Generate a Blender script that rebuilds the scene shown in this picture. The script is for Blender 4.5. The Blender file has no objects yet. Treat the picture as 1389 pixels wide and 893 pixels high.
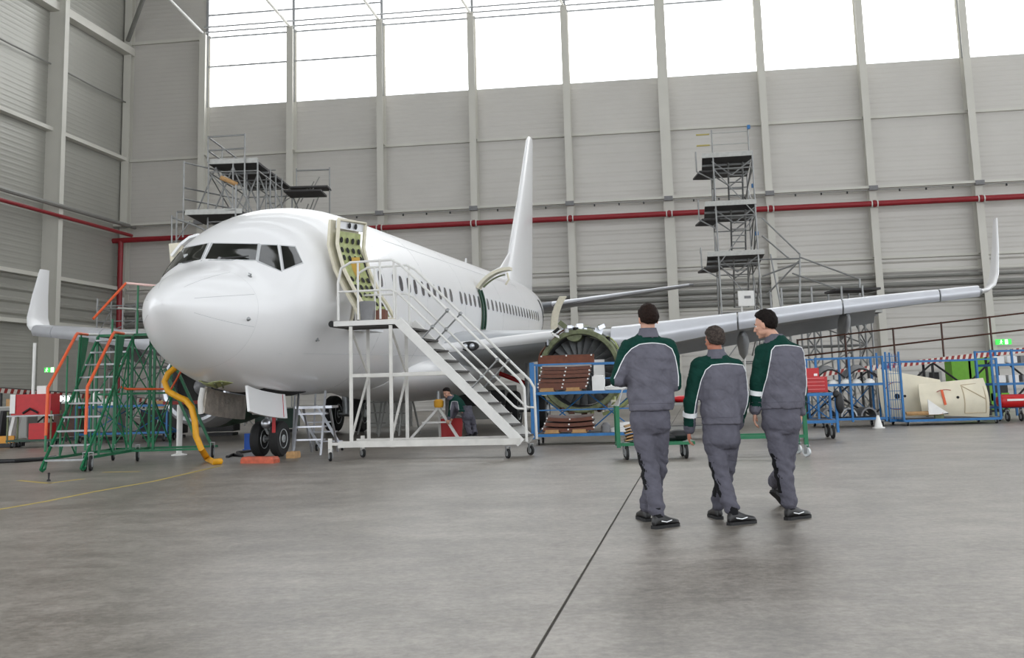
import bpy, bmesh, math, random
import numpy as np
from mathutils import Vector, Matrix, noise
from mathutils.bvhtree import BVHTree
random.seed(7)
# ---------------------------------------------------------------- camera, world, light, exposure
CAM_F, CAM_PY, CAM_PIT, CAM_ROL, CAM_H = 1500.0, 300.0, 0.150, 0.028, 1.2
scn = bpy.context.scene
col = scn.collection
cd = bpy.data.cameras.new('camera'); cam = bpy.data.objects.new('camera', cd); col.objects.link(cam)
cam.location = (0, 0, CAM_H)
cam.rotation_mode = 'QUATERNION'
_q = Matrix.Rotation(math.pi/2 + CAM_PIT, 4, 'X') @ Matrix.Rotation(-CAM_ROL, 4, 'Z')
cam.rotation_quaternion = _q.to_quaternion()
cd.sensor_width = 36.0; cd.sensor_fit = 'HORIZONTAL'
cd.lens = CAM_F*36.0/1389.0
cd.shift_y = -(446.5-CAM_PY)/1389.0
cd.clip_end = 500
scn.camera = cam

wd = bpy.data.worlds.new('overcast'); scn.world = wd; wd.use_nodes = True
bg = wd.node_tree.nodes['Background']
bg.inputs['Color'].default_value = (0.93, 0.965, 1.0, 1)
bg.inputs['Strength'].default_value = 1.85
scn.view_settings.view_transform = 'Standard'; scn.view_settings.look = 'None'
scn.view_settings.gamma = 1.0; scn.view_settings.use_curve_mapping = False
scn.view_settings.exposure = 0.36

# ---------------------------------------------------------------- survey helpers: turn a sighting at a known depth into a world point
def ray(px, py):
    du, dv = px-694.5, py-CAM_PY
    cr, sr = math.cos(CAM_ROL), math.sin(CAM_ROL)
    u = du*cr-dv*sr; v = du*sr+dv*cr
    x, yc, zc = u/CAM_F, 1.0, -v/CAM_F
    c, s = math.cos(CAM_PIT), math.sin(CAM_PIT)
    return Vector((x, yc*c-zc*s, yc*s+zc*c))
def at(px, py, Y):
    r = ray(px, py); return Vector((0, 0, CAM_H)) + r*(Y/r.y)
def gnd(px, py, z=0.0):
    r = ray(px, py); return Vector((0, 0, CAM_H)) + r*((z-CAM_H)/r.z)
def onp(px, py, P0, n):
    r = ray(px, py); n = Vector(n); C = Vector((0, 0, CAM_H))
    return C + r*(n.dot(Vector(P0)-C)/n.dot(r))

# ---------------------------------------------------------------- materials
def lin(c):
    return tuple(((v/255.0)/12.92 if v/255.0 <= 0.04045 else ((v/255.0+0.055)/1.055)**2.4) for v in c)
MATS = {}
def mat(name, rgb, rough=0.5, metal=0.0, var=0.0, scale=8.0, bump=0.0, coat=0.0, emit=None, estr=1.0, spec=0.5, detail=4.0, alpha=None):
    m = bpy.data.materials.new(name); m.use_nodes = True
    nt = m.node_tree; b = nt.nodes['Principled BSDF']
    c = lin(rgb)
    b.inputs['Base Color'].default_value = (*c, 1); b.inputs['Roughness'].default_value = rough
    b.inputs['Metallic'].default_value = metal; b.inputs['Coat Weight'].default_value = coat
    b.inputs['Specular IOR Level'].default_value = spec
    if emit:
        b.inputs['Emission Color'].default_value = (*lin(emit), 1); b.inputs['Emission Strength'].default_value = estr
    tc = nt.nodes.new('ShaderNodeTexCoord')
    nz = nt.nodes.new('ShaderNodeTexNoise'); nz.inputs['Scale'].default_value = scale; nz.inputs['Detail'].default_value = detail
    nt.links.new(tc.outputs['Object'], nz.inputs['Vector'])
    if var > 0:
        mr = nt.nodes.new('ShaderNodeMapRange')
        mr.inputs['From Min'].default_value = 0.3; mr.inputs['From Max'].default_value = 0.7
        mr.inputs['To Min'].default_value = 1-var; mr.inputs['To Max'].default_value = 1+var
        nt.links.new(nz.outputs['Fac'], mr.inputs['Value'])
        mx = nt.nodes.new('ShaderNodeVectorMath'); mx.operation = 'SCALE'
        mx.inputs[0].default_value = c
        nt.links.new(mr.outputs[0], mx.inputs['Scale'])
        nt.links.new(mx.outputs[0], b.inputs['Base Color'])
    if bump > 0:
        bp = nt.nodes.new('ShaderNodeBump'); bp.inputs['Strength'].default_value = 1.0
        bp.inputs['Distance'].default_value = bump
        nt.links.new(nz.outputs['Fac'], bp.inputs['Height']); nt.links.new(bp.outputs[0], b.inputs['Normal'])
    MATS[name] = m
    return m
M = {}
M['hull'] = mat('hull_white', (232, 232, 233), 0.3, var=0.012, scale=0.8, coat=0.3)
M['hull2'] = mat('hull_panel', (214, 216, 219), 0.3, var=0.03, scale=2)
M['seam'] = mat('seam_grey', (186, 188, 190), 0.5)
M['alu'] = mat('bright_aluminium', (205, 208, 215), 0.28, 0.85, var=0.05, scale=3)
M['wingw'] = mat('wing_paint', (205, 207, 213), 0.3, 0.25, var=0.04, scale=1.5)
M['wingg'] = mat('wing_underside', (172, 175, 179), 0.4, 0.1, var=0.06, scale=2)
M['glass'] = mat('cockpit_glass', (16, 20, 18), 0.06, 0.0, var=0.3, scale=3, coat=0.6)
M['pane'] = mat('cabin_pane', (92, 90, 92), 0.15, var=0.1)
M['dark'] = mat('dark_cavity', (26, 25, 24), 0.8, var=0.3, scale=6)
M['chrom'] = mat('green_primer', (158, 166, 112), 0.55, var=0.25, scale=7)
M['chromd'] = mat('dark_green_primer', (104, 110, 80), 0.6, var=0.35, scale=9)
M['cream'] = mat('cream_edge', (214, 208, 188), 0.5, var=0.06, scale=10)
M['rubber'] = mat('rubber', (30, 30, 31), 0.75, var=0.15, scale=12)
M['hub'] = mat('wheel_hub', (196, 200, 202), 0.4, 0.3, var=0.06)
M['steel'] = mat('steel', (150, 152, 153), 0.35, 0.7, var=0.15, scale=10)
M['white'] = mat('white_paint', (214, 213, 210), 0.4, var=0.05, scale=6)
M['whitedirty'] = mat('worn_white_paint', (204, 202, 197), 0.5, var=0.09, scale=5)
M['tread'] = mat('step_tread', (74, 72, 70), 0.8, var=0.2, scale=20)
M['green'] = mat('green_paint', (12, 104, 66), 0.4, var=0.12, scale=6)
M['dgreen'] = mat('dark_green_paint', (16, 62, 44), 0.35, var=0.12, scale=3)
M['orange'] = mat('orange_paint', (214, 86, 34), 0.4, var=0.06)
M['blue'] = mat('blue_paint', (34, 108, 168), 0.4, var=0.12, scale=6)
M['red'] = mat('red_paint', (186, 22, 28), 0.35, var=0.08)
M['pipered'] = mat('fire_pipe_red', (138, 24, 34), 0.4, var=0.06, scale=2)
M['yellow'] = mat('yellow_hose', (222, 160, 22), 0.45, var=0.08)
M['brown'] = mat('brown_composite', (98, 48, 24), 0.45, var=0.2, scale=12)
M['brownd'] = mat('brown_composite_dark', (70, 36, 20), 0.5, var=0.2, scale=12)
M['wood'] = mat('raw_wood', (176, 138, 92), 0.7, var=0.15, scale=10)
M['beige'] = mat('beige_composite', (222, 214, 192), 0.45, var=0.06, scale=3)
M['lime'] = mat('lime_green', (112, 178, 42), 0.45, var=0.06)
M['black'] = mat('black_plastic', (26, 26, 28), 0.5, var=0.2)
M['grey'] = mat('grey_plastic', (122, 122, 124), 0.5, var=0.1)
M['scaf'] = mat('scaffold_tube', (140, 141, 140), 0.45, 0.55, var=0.15, scale=3)
M['deck'] = mat('scaffold_deck', (62, 60, 60), 0.7, var=0.2, scale=3)
M['deckl'] = mat('deck_edge', (176, 176, 172), 0.5, 0.2, var=0.1)
M['column'] = mat('column_paint', (206, 204, 196), 0.5, var=0.03, scale=0.7)
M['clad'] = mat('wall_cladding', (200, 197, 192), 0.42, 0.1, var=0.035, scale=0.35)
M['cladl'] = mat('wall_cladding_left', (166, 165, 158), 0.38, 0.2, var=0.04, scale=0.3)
M['mull'] = mat('mullion', (150, 152, 154), 0.5)
M['duct'] = mat('duct_grey', (138, 138, 134), 0.45, 0.3, var=0.08, scale=1)
M['redw'] = mat('hazard_red', (150, 46, 40), 0.5); M['whw'] = mat('hazard_white', (222, 214, 205), 0.5)
M['paper'] = mat('white_plastic', (236, 235, 232), 0.5, var=0.03)
M['skin'] = mat('skin', (200, 152, 130), 0.5, var=0.06, scale=14)
M['hairb'] = mat('dark_brown_hair', (34, 22, 17), 0.7, var=0.4, scale=60, bump=0.01, spec=.15)
M['hairk'] = mat('black_hair', (22, 16, 14), 0.7, var=0.4, scale=60, bump=0.01, spec=.15)
M['hairg'] = mat('grey_hair', (66, 58, 54), 0.75, var=0.5, scale=55, bump=0.01, spec=.15)
M['clg'] = mat('workwear_grey', (98, 97, 107), 0.85, var=0.10, scale=14, bump=0.012, spec=0.2)
M['clgr'] = mat('workwear_green', (10, 54, 46), 0.85, var=0.12, scale=18, bump=0.006, spec=0.2)
M['clw'] = mat('reflective_white', (232, 234, 236), 0.5)
M['clk'] = mat('workwear_black', (24, 24, 27), 0.8, var=0.2, spec=0.2)
M['pant'] = mat('workwear_trousers', (89, 88, 98), 0.85, var=0.12, scale=13, bump=0.012, spec=0.2)
M['shoe'] = mat('shoe_leather', (26, 25, 26), 0.4, var=0.2, scale=20)
M['shirt'] = mat('red_shirt', (150, 26, 34), 0.8, var=0.1)
M['exitg'] = mat('exit_sign', (60, 190, 70), 0.5, emit=(60, 200, 80), estr=0.9)
M['exitw'] = mat('exit_sign_lit', (230, 255, 225), 0.5, emit=(225, 255, 220), estr=1.2)
# daylight glazing: ribbed translucent panels lit by the sky behind them
def glazing():
    m = bpy.data.materials.new('daylight_glazing'); m.use_nodes = True; nt = m.node_tree
    b = nt.nodes['Principled BSDF']; b.inputs['Base Color'].default_value = (.8, .82, .82, 1); b.inputs['Roughness'].default_value = .5
    tc = nt.nodes.new('ShaderNodeTexCoord'); w = nt.nodes.new('ShaderNodeTexWave'); w.inputs['Scale'].default_value = 1.1
    w.bands_direction = 'X'; w.inputs['Distortion'].default_value = 0.6
    nt.links.new(tc.outputs['Object'], w.inputs['Vector'])
    mr = nt.nodes.new('ShaderNodeMapRange'); mr.inputs['To Min'].default_value = 2.5; mr.inputs['To Max'].default_value = 2.75
    nt.links.new(w.outputs['Fac'], mr.inputs['Value'])
    b.inputs['Emission Color'].default_value = (.97, .985, 1, 1); nt.links.new(mr.outputs[0], b.inputs['Emission Strength'])
    return m
M['glaz'] = glazing()
M['glow_strip'] = mat('added_roof_light', (230, 232, 235), .5, emit=(246, 250, 255), estr=1.35)  # glow for the strips added overhead, out of view
def concrete():
    m = bpy.data.materials.new('worn_concrete'); m.use_nodes = True; nt = m.node_tree
    b = nt.nodes['Principled BSDF']
    tc = nt.nodes.new('ShaderNodeTexCoord')
    def nz(s, d, r=.55, stretch=None):
        n = nt.nodes.new('ShaderNodeTexNoise'); n.inputs['Scale'].default_value = s; n.inputs['Detail'].default_value = d; n.inputs['Roughness'].default_value = r
        if stretch:
            mp = nt.nodes.new('ShaderNodeMapping'); mp.inputs['Scale'].default_value = stretch
            nt.links.new(tc.outputs['Object'], mp.inputs['Vector']); nt.links.new(mp.outputs[0], n.inputs['Vector'])
        else: nt.links.new(tc.outputs['Object'], n.inputs['Vector'])
        return n
    a = nz(.35, 12, .72); c = nz(2.6, 12, .8); d = nz(16, 10, .8); e = nz(1.1, 10, .75, (.7, 1.5, 1))
    def mul(x, k): 
        q = nt.nodes.new('ShaderNodeMath'); q.operation = 'MULTIPLY_ADD'; nt.links.new(x, q.inputs[0]); q.inputs[1].default_value = k; q.inputs[2].default_value = -.5*k; return q.outputs[0]
    def add(x, y):
        q = nt.nodes.new('ShaderNodeMath'); q.operation = 'ADD'; nt.links.new(x, q.inputs[0]); nt.links.new(y, q.inputs[1]); return q.outputs[0]
    s = add(add(mul(a.outputs['Fac'], 1.1), mul(c.outputs['Fac'], 1.15)), add(mul(d.outputs['Fac'], 1.3), mul(e.outputs['Fac'], .7)))
    r = nt.nodes.new('ShaderNodeValToRGB'); r.color_ramp.elements[0].position = 0.0; r.color_ramp.elements[1].position = 1.0
    r.color_ramp.elements[0].color = (*lin((62, 57, 51)), 1); r.color_ramp.elements[1].color = (*lin((170, 163, 155)), 1)
    r.color_ramp.elements.new(.42).color = (*lin((116, 110, 102)), 1)
    q = nt.nodes.new('ShaderNodeMath'); q.operation = 'ADD'; q.inputs[1].default_value = .5; nt.links.new(s, q.inputs[0])
    nt.links.new(q.outputs[0], r.inputs['Fac']); nt.links.new(r.outputs['Color'], b.inputs['Base Color'])
    mr = nt.nodes.new('ShaderNodeMapRange'); mr.inputs['To Min'].default_value = .24; mr.inputs['To Max'].default_value = .48
    nt.links.new(c.outputs['Fac'], mr.inputs['Value']); nt.links.new(mr.outputs[0], b.inputs['Roughness'])
    bp = nt.nodes.new('ShaderNodeBump'); bp.inputs['Distance'].default_value = .004; bp.inputs['Strength'].default_value = .6
    nt.links.new(c.outputs['Fac'], bp.inputs['Height']); nt.links.new(bp.outputs[0], b.inputs['Normal'])
    return m
M['floor'] = concrete()
M['joint'] = mat('floor_joint', (70, 66, 62), 0.8)
M['yline'] = mat('worn_yellow_line', (172, 152, 84), 0.6, var=0.12, scale=3)

# ---------------------------------------------------------------- mesh building
class MB:
    def __init__(s): s.v = []; s.f = []; s.m = []
    def add(s, vs, fs, mi=0):
        o = len(s.v); s.v += [tuple(p) for p in vs]; s.f += [tuple(i+o for i in f) for f in fs]; s.m += [mi]*len(fs); return s
    def box(s, c, sz, R=None, mi=0):
        c = Vector(c); h = Vector(sz)*0.5; vs = []
        for x in (-1, 1):
            for y in (-1, 1):
                for z in (-1, 1):
                    p = Vector((x*h.x, y*h.y, z*h.z))
                    if R is not None: p = R @ p
                    vs.append(c+p)
        return s.add(vs, [(0,1,3,2),(4,6,7,5),(0,4,5,1),(2,3,7,6),(0,2,6,4),(1,5,7,3)], mi)
    def bar(s, p, q, w, h=None, up=(0,0,1), mi=0):
        p = Vector(p); q = Vector(q); d = q-p; L = d.length
        if L < 1e-6: return s
        d.normalize(); upv = Vector(up)
        if abs(d.dot(upv)) > .98: upv = Vector((0,1,0))
        a = d.cross(upv).normalized(); b = a.cross(d)
        R = Matrix((a, d, b)).transposed()
        return s.box((p+q)/2, (w, L, h or w), R, mi)
    def tube(s, pts, r, n=8, cap=True, mi=0):
        pts = [Vector(p) for p in pts]
        if len(pts) < 2: return s
        rs = r if isinstance(r, (list, tuple)) else [r]*len(pts)
        vs = []; prev = None
        for i, p in enumerate(pts):
            if i == 0: d = pts[1]-p
            elif i == len(pts)-1: d = p-pts[i-1]
            else: d = (pts[i+1]-p).normalized()+(p-pts[i-1]).normalized()
            if d.length < 1e-9: d = Vector((0,0,1))
            d.normalize()
            if prev is None:
                a = d.orthogonal().normalized()
            else:
                a = prev-d*prev.dot(d)
                a = a.normalized() if a.length > 1e-6 else d.orthogonal().normalized()
            prev = a; b = d.cross(a)
            for k in range(n):
                t = 2*math.pi*k/n; vs.append(p+(a*math.cos(t)+b*math.sin(t))*rs[i])
        fs = []
        for i in range(len(pts)-1):
            for k in range(n):
                k2 = (k+1) % n; fs.append((i*n+k, i*n+k2, (i+1)*n+k2, (i+1)*n+k))
        if cap: fs += [tuple(range(n-1, -1, -1)), tuple((len(pts)-1)*n+k for k in range(n))]
        return s.add(vs, fs, mi)
    def lathe(s, prof, c=(0,0,0), axis=(0,0,1), n=24, closed=False, mi=0):
        ax = Vector(axis).normalized(); a = ax.orthogonal().normalized(); b = ax.cross(a); c = Vector(c); vs = []
        for (r, h) in prof:
            for k in range(n):
                t = 2*math.pi*k/n; vs.append(c+ax*h+(a*math.cos(t)+b*math.sin(t))*r)
        fs = []; m = len(prof)
        for i in range(m if closed else m-1):
            j = (i+1) % m
            for k in range(n):
                k2 = (k+1) % n; fs.append((i*n+k, i*n+k2, j*n+k2, j*n+k))
        if not closed:
            if prof[0][0] > 1e-4: fs.append(tuple(range(n-1, -1, -1)))
            if prof[-1][0] > 1e-4: fs.append(tuple((m-1)*n+k for k in range(n)))
        return s.add(vs, fs, mi)
    def loft(s, rings, cap=True, closed=True, mi=0):
        n = len(rings[0]); vs = [p for r in rings for p in r]; fs = []
        for i in range(len(rings)-1):
            for k in range(n if closed else n-1):
                k2 = (k+1) % n; fs.append((i*n+k, i*n+k2, (i+1)*n+k2, (i+1)*n+k))
        if cap and closed: fs += [tuple(range(n-1, -1, -1)), tuple((len(rings)-1)*n+k for k in range(n))]
        return s.add(vs, fs, mi)
    def prism(s, poly, d, mi=0):
        d = Vector(d); n = len(poly); a = [Vector(p) for p in poly]; vs = a+[p+d for p in a]
        return s.add(vs, [tuple(range(n-1, -1, -1)), tuple(range(n, 2*n))]+[(i, (i+1) % n, n+(i+1) % n, n+i) for i in range(n)], mi)
    def sheet(s, grid, th, nrm=None, mi=0):
        # thick curved sheet from a grid of points
        R = len(grid); Cc = len(grid[0]); g = [[Vector(p) for p in r] for r in grid]; vs = []
        N = []
        for i in range(R):
            for j in range(Cc):
                du = g[min(i+1, R-1)][j]-g[max(i-1, 0)][j]; dv = g[i][min(j+1, Cc-1)]-g[i][max(j-1, 0)]
                n_ = du.cross(dv); n_ = n_.normalized() if n_.length > 1e-9 else Vector((0,0,1)); N.append(n_)
        flat = [p for r in g for p in r]
        vs = flat+[flat[k]+N[k]*th for k in range(len(flat))]; o = R*Cc; fs = []
        for i in range(R-1):
            for j in range(Cc-1):
                a, b, c, d = i*Cc+j, i*Cc+j+1, (i+1)*Cc+j+1, (i+1)*Cc+j
                fs += [(a, b, c, d), (a+o, d+o, c+o, b+o)]
        for i in range(R-1):
            a, b = i*Cc, (i+1)*Cc; fs.append((a, b, b+o, a+o)); a, b = i*Cc+Cc-1, (i+1)*Cc+Cc-1; fs.append((b, a, a+o, b+o))
        for j in range(Cc-1):
            a, b = j, j+1; fs.append((b, a, a+o, b+o)); a, b = (R-1)*Cc+j, (R-1)*Cc+j+1; fs.append((a, b, b+o, a+o))
        return s.add(vs, fs, mi)
    def sphere(s, c, r, n=12, m=8, mi=0):
        rr = r if isinstance(r, (tuple, list, Vector)) else (r, r, r); c = Vector(c); vs = []
        for i in range(m+1):
            ph = math.pi*i/m
            for k in range(n):
                t = 2*math.pi*k/n; vs.append(c+Vector((rr[0]*math.sin(ph)*math.cos(t), rr[1]*math.sin(ph)*math.sin(t), rr[2]*math.cos(ph))))
        fs = []
        for i in range(m):
            for k in range(n):
                k2 = (k+1) % n; fs.append((i*n+k, (i+1)*n+k, (i+1)*n+k2, i*n+k2))
        return s.add(vs, fs, mi)
    def build(s, name, mats, parent=None, smooth=True, angle=0.6, local=True, kind=None):
        me = bpy.data.meshes.new(name)
        vs = s.v
        if parent is not None and local:     # vertices are given in world space: bring them into the thing's own frame
            inv = parent.matrix_basis.inverted() if parent.parent is None else (parent.parent.matrix_basis @ parent.matrix_basis).inverted()
            vs = [tuple(inv @ Vector(p)) for p in vs]
        me.from_pydata(vs, [], s.f)
        if not isinstance(mats, (list, tuple)): mats = [mats]
        for m in mats: me.materials.append(m)
        if len(mats) > 1: me.polygons.foreach_set('material_index', s.m)
        bm = bmesh.new(); bm.from_mesh(me)
        bmesh.ops.remove_doubles(bm, verts=bm.verts, dist=1e-6)
        bmesh.ops.recalc_face_normals(bm, faces=bm.faces); bm.to_mesh(me); bm.free()
        if smooth:
            me.shade_smooth(); me.set_sharp_from_angle(angle=angle)
        ob = bpy.data.objects.new(name, me); col.objects.link(ob)
        if parent is not None: ob.parent = parent
        if kind: ob['kind'] = kind
        return ob
def tag(o, label=None, cat=None, group=None, kind=None):
    if label: o['label'] = label
    if cat: o['category'] = cat
    if group: o['group'] = group
    if kind: o['kind'] = kind
    return o
def thing(name, label, cat, loc=(0,0,0), rz=0.0, group=None, rx=0.0):
    o = bpy.data.objects.new(name, None); o.empty_display_size = .2; col.objects.link(o)
    o.matrix_basis = Matrix.Translation(loc) @ Matrix.Rotation(rz, 4, 'Z') @ Matrix.Rotation(rx, 4, 'X')
    return tag(o, label, cat, group)
def rot_z(a): return Matrix.Rotation(a, 3, 'Z')
class Frame:
    # local right/away/up frame of a thing standing at p0, turned by -yaw
    def __init__(s, p0, yaw):
        s.p = Vector((p0[0], p0[1], 0)); s.u = Vector((math.cos(yaw), -math.sin(yaw), 0)); s.v = Vector((math.sin(yaw), math.cos(yaw), 0)); s.yaw = yaw
        s.R = rot_z(-yaw)
    def __call__(s, u, v, z): return s.p+s.u*u+s.v*v+Vector((0, 0, z))
def copy_tree(o, parent=None):
    c = o.copy(); col.objects.link(c)
    if parent is not None: c.parent = parent
    for ch in [x for x in o.children]: copy_tree(ch, c)
    return c
# ================================================================ SETTING
WYAW = 0.139
WN = Vector((math.sin(WYAW), math.cos(WYAW), 0)); WU = Vector((math.cos(WYAW), -math.sin(WYAW), 0))
W0 = Vector((0, 68.0, 0))
def wl(s, d, z): return W0+WU*s-WN*d+Vector((0, 0, z))      # along the long wall, d metres into the room
SC = (Vector((-25.55, 71.57, 0))-W0).dot(WU)                # the corner
CORN = wl(SC, 0, 0)
LU = -WN                                                    # the left wall runs from the corner towards the camera
def ll(t, d, z): return CORN+LU*t+WU*d+Vector((0, 0, z))
# floor: two pours with the open joint between them
fl = bpy.data.objects.new('floor', None); col.objects.link(fl); fl['kind'] = 'structure'
ja = gnd(722, 893); jb = gnd(868, 648); jd = (jb-ja).normalized(); jn = Vector((jd.y, -jd.x, 0))
for sg in (-1, 1):
    p = ja-jd*30+jn*(0.009*sg); q = ja+jd*88+jn*(0.009*sg)
    poly = [p, q, q+jn*(70*sg), p+jn*(70*sg)]
    MB().prism([(v.x, v.y, -0.2) for v in poly], (0, 0, 0.2)).build('concrete_slab', M['floor'], fl, smooth=False)
MB().bar(ja-jd*30+Vector((0,0,-.03)), ja+jd*88+Vector((0,0,-.03)), .018, .04).build('joint_filler', M['joint'], fl, smooth=False)
mb = MB()
yl = [gnd(-10, 693), gnd(60, 681), gnd(130, 667), gnd(210, 653), gnd(300, 632)]
for a, b in zip(yl[:-1], yl[1:]): mb.bar(a+Vector((0,0,.002)), b+Vector((0,0,.002)), .07, .003)
mb.build('painted_line', M['yline'], fl, smooth=False)
# long wall: corrugated cladding panels between girts
def corrugated(org, du, dz_, n_, w_, h_, pitch=.34, dep=.035):
    mb = MB(); k = max(2, int(round(h_/pitch))); st = h_/k; g = []
    for i in range(k):
        z = i*st
        for zz, dd in ((z, 0), (z+st*.45, 0), (z+st*.62, dep), (z+st*.82, dep)): g.append((zz, dd))
    g.append((h_, 0)); rows = [[org+du*0+Vector((0,0,a))+n_*b, org+du*w_+Vector((0,0,a))+n_*b] for a, b in g]
    for r1, r2 in zip(rows[:-1], rows[1:]): mb.add([r1[0], r1[1], r2[1], r2[0]], [(0,1,2,3)])
    b0 = [rows[0][0]-n_*.06, rows[0][1]-n_*.06, rows[-1][1]-n_*.06, rows[-1][0]-n_*.06]
    mb.add(b0, [(3,2,1,0)])
    return mb
wb = bpy.data.objects.new('wall_back', None); col.objects.link(wb); wb['kind'] = 'structure'
BAY = 5.95
S0 = 3.74+.0                       # column seen at x=776
cols = [S0+BAY*i for i in range(-4, 6)]
ZR = [0.0, 5.55, 8.2, 16.68, 20.05]
spans = [(SC, cols[0])] + list(zip(cols[:-1], cols[1:])) + [(cols[-1], cols[-1]+BAY)]
for bi, (a, b) in enumerate(spans):
    rows = list(zip(ZR[:-1], ZR[1:]))
    if bi == 0: rows = list(zip(ZR[:-1], ZR[1:]))[:3]+[(16.68, 24.7), (24.7, 30)]
    for (z0, z1) in rows:
        corrugated(wl(a+.03, 0, z0+.01), WU, 1, -WN, b-a-.06, z1-z0-.02, pitch=(.66 if z0 == 5.55 else .3 if z0 > 16 or bi < 4 else .62), dep=(.11 if z0 == 5.55 else .010 if z0 > 16 or bi < 4 else .020)).build('cladding_panel', M['clad'], wb, smooth=False)
# girts (horizontal rails on the wall)
for bi, (a, b) in enumerate(spans):
    for z in (16.68, 8.2, 7.4, 5.55):
        MB().box(wl((a+b)/2, .12, z), (b-a-.1, .2, .16), rot_z(-WYAW)).build('girt', M['column'], wb, smooth=False)
MB().box(wl((spans[0][0]+spans[0][1])/2, .12, 24.7), (spans[0][1]-spans[0][0]-.1, .2, .2), rot_z(-WYAW)).build('girt', M['column'], wb, smooth=False)
# windows above the cladding, one per bay
for bi, (a, b) in enumerate(spans[1:]):
    w = bpy.data.objects.new('window_%d' % (bi+1), None); col.objects.link(w); w['kind'] = 'structure'
    zs = [20.07, 24.75, 29.5] if bi > 1 else [20.07, 22.75, 24.75, 26.3, 29.5]
    for z0, z1 in zip(zs[:-1], zs[1:]):
        MB().box(wl((a+b)/2, -.05, (z0+z1)/2), (b-a-.1, .04, z1-z0-.06), rot_z(-WYAW)).build('pane', M['glaz'], w, smooth=False)
    for z in zs[1:-1]:
        MB().box(wl((a+b)/2, .03, z), (b-a-.1, .12, .10), rot_z(-WYAW)).build('transom', M['mull'], w, smooth=False)
    MB().box(wl(a, .04, 24.8), (.16, .14, 9.6), rot_z(-WYAW)).build('mullion', M['mull'], w, smooth=False)
# columns: I sections standing in the room
def icol(P, U, N, z0, z1, wdt, dep, nm, R):
    mb = MB(); zc = (z0+z1)/2; h = z1-z0
    mb.box(P+N*dep+Vector((0,0,zc)), (wdt, .04, h), R); mb.box(P+N*.04+Vector((0,0,zc)), (wdt, .04, h), R)
    mb.box(P+N*dep/2+Vector((0,0,zc)), (.03, dep, h), R)
    for z in (8.2, 16.7):
        mb.box(P+N*dep/2+Vector((0,0,z)), (wdt*.9, dep, .03), R)
    o = mb.build(nm, M['column'], None, smooth=False); o['kind'] = 'structure'; return o
k = 1
for i, s in enumerate(cols):
    big = (i == 5)
    icol(wl(s, 0, 0), WU, -WN, 0, 24.9 if i < 5 else 31, .62 if big else .42, .85, 'trim_%d' % k, rot_z(-WYAW)); k += 1
icol(wl(SC+.35, 0, 0), WU, -WN, 0, 31, .5, .5, 'trim_%d' % k, rot_z(-WYAW)); k += 1
# roof bracing and paired rails near the window heads
tb = bpy.data.objects.new('trim_%d' % k, None); col.objects.link(tb); tb['kind'] = 'structure'; k += 1
for i, s in enumerate(cols[:6]):
    MB().tube([wl(s, .85, 24.85), wl(s-1.7, 9.0, 27.6)], .09, 8).build('strut', M['white'] if i == 0 else M['column'], tb)
MB().tube([wl(SC+.4, .6, 24.8), wl(SC+4.2, 4.5, 28.3)], .15, 8).build('strut', M['duct'], tb)
for z in (24.95, 25.3):
    for a, b in zip(cols[:-1], cols[1:]):
        MB().tube([wl(a, .6, z), wl(b, .6, z)], .055, 6).build('rail', M['mull'], tb)
# left wall
wlf = bpy.data.objects.new('wall_left', None); col.objects.link(wlf); wlf['kind'] = 'structure'
lt = [0.0, 9.1, 18.2, 27.3, 36.4]
for a, b in zip(lt[:-1], lt[1:]):
    for z0, z1 in ((0, 5.55), (5.55, 8.2), (8.2, 16.68), (16.68, 24.7), (24.7, 31)):
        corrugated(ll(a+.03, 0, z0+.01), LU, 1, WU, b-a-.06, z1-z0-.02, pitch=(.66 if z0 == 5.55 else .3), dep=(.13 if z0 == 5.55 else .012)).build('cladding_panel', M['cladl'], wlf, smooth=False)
    for z in (16.75, 8.2, 5.55):
        MB().box(ll((a+b)/2, .25, z), (.45, b-a-.1, .22), rot_z(-WYAW)).build('girt', M['column'], wlf, smooth=False)
    MB().box(ll((a+b)/2, .35, 24.1), (.6, b-a-.1, .5), rot_z(-WYAW)).build('girt', M['column'], wlf, smooth=False)
    MB().tube([ll(a+.4, .3, 20.6), ll((a+b)/2, .3, 20.55), ll(b-.5, .3, 20.6)], .05, 6).build('cable', M['duct'], wlf)
    MB().tube([ll(a+.3, .3, 28.2), ll(b-.4, .3, 28.2)], .09, 6).build('cable', M['duct'], wlf)
for t in lt[1:]:
    R = rot_z(-WYAW+math.pi/2)
    mb = MB(); P = ll(t, 0, 0)
    mb.box(P+WU*1.0+Vector((0,0,15.5)), (.45, .05, 31), R); mb.box(P+WU*.5+Vector((0,0,15.5)), (.34, 1.0, 31), R)
    for z in (8.0, 16.2, 24.3): mb.box(P+WU*.5+Vector((0,0,z)), (.38, 1.0, .05), R)
    o = mb.build('trim_%d' % k, M['column'], None, smooth=False); o['kind'] = 'structure'; k += 1
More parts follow.
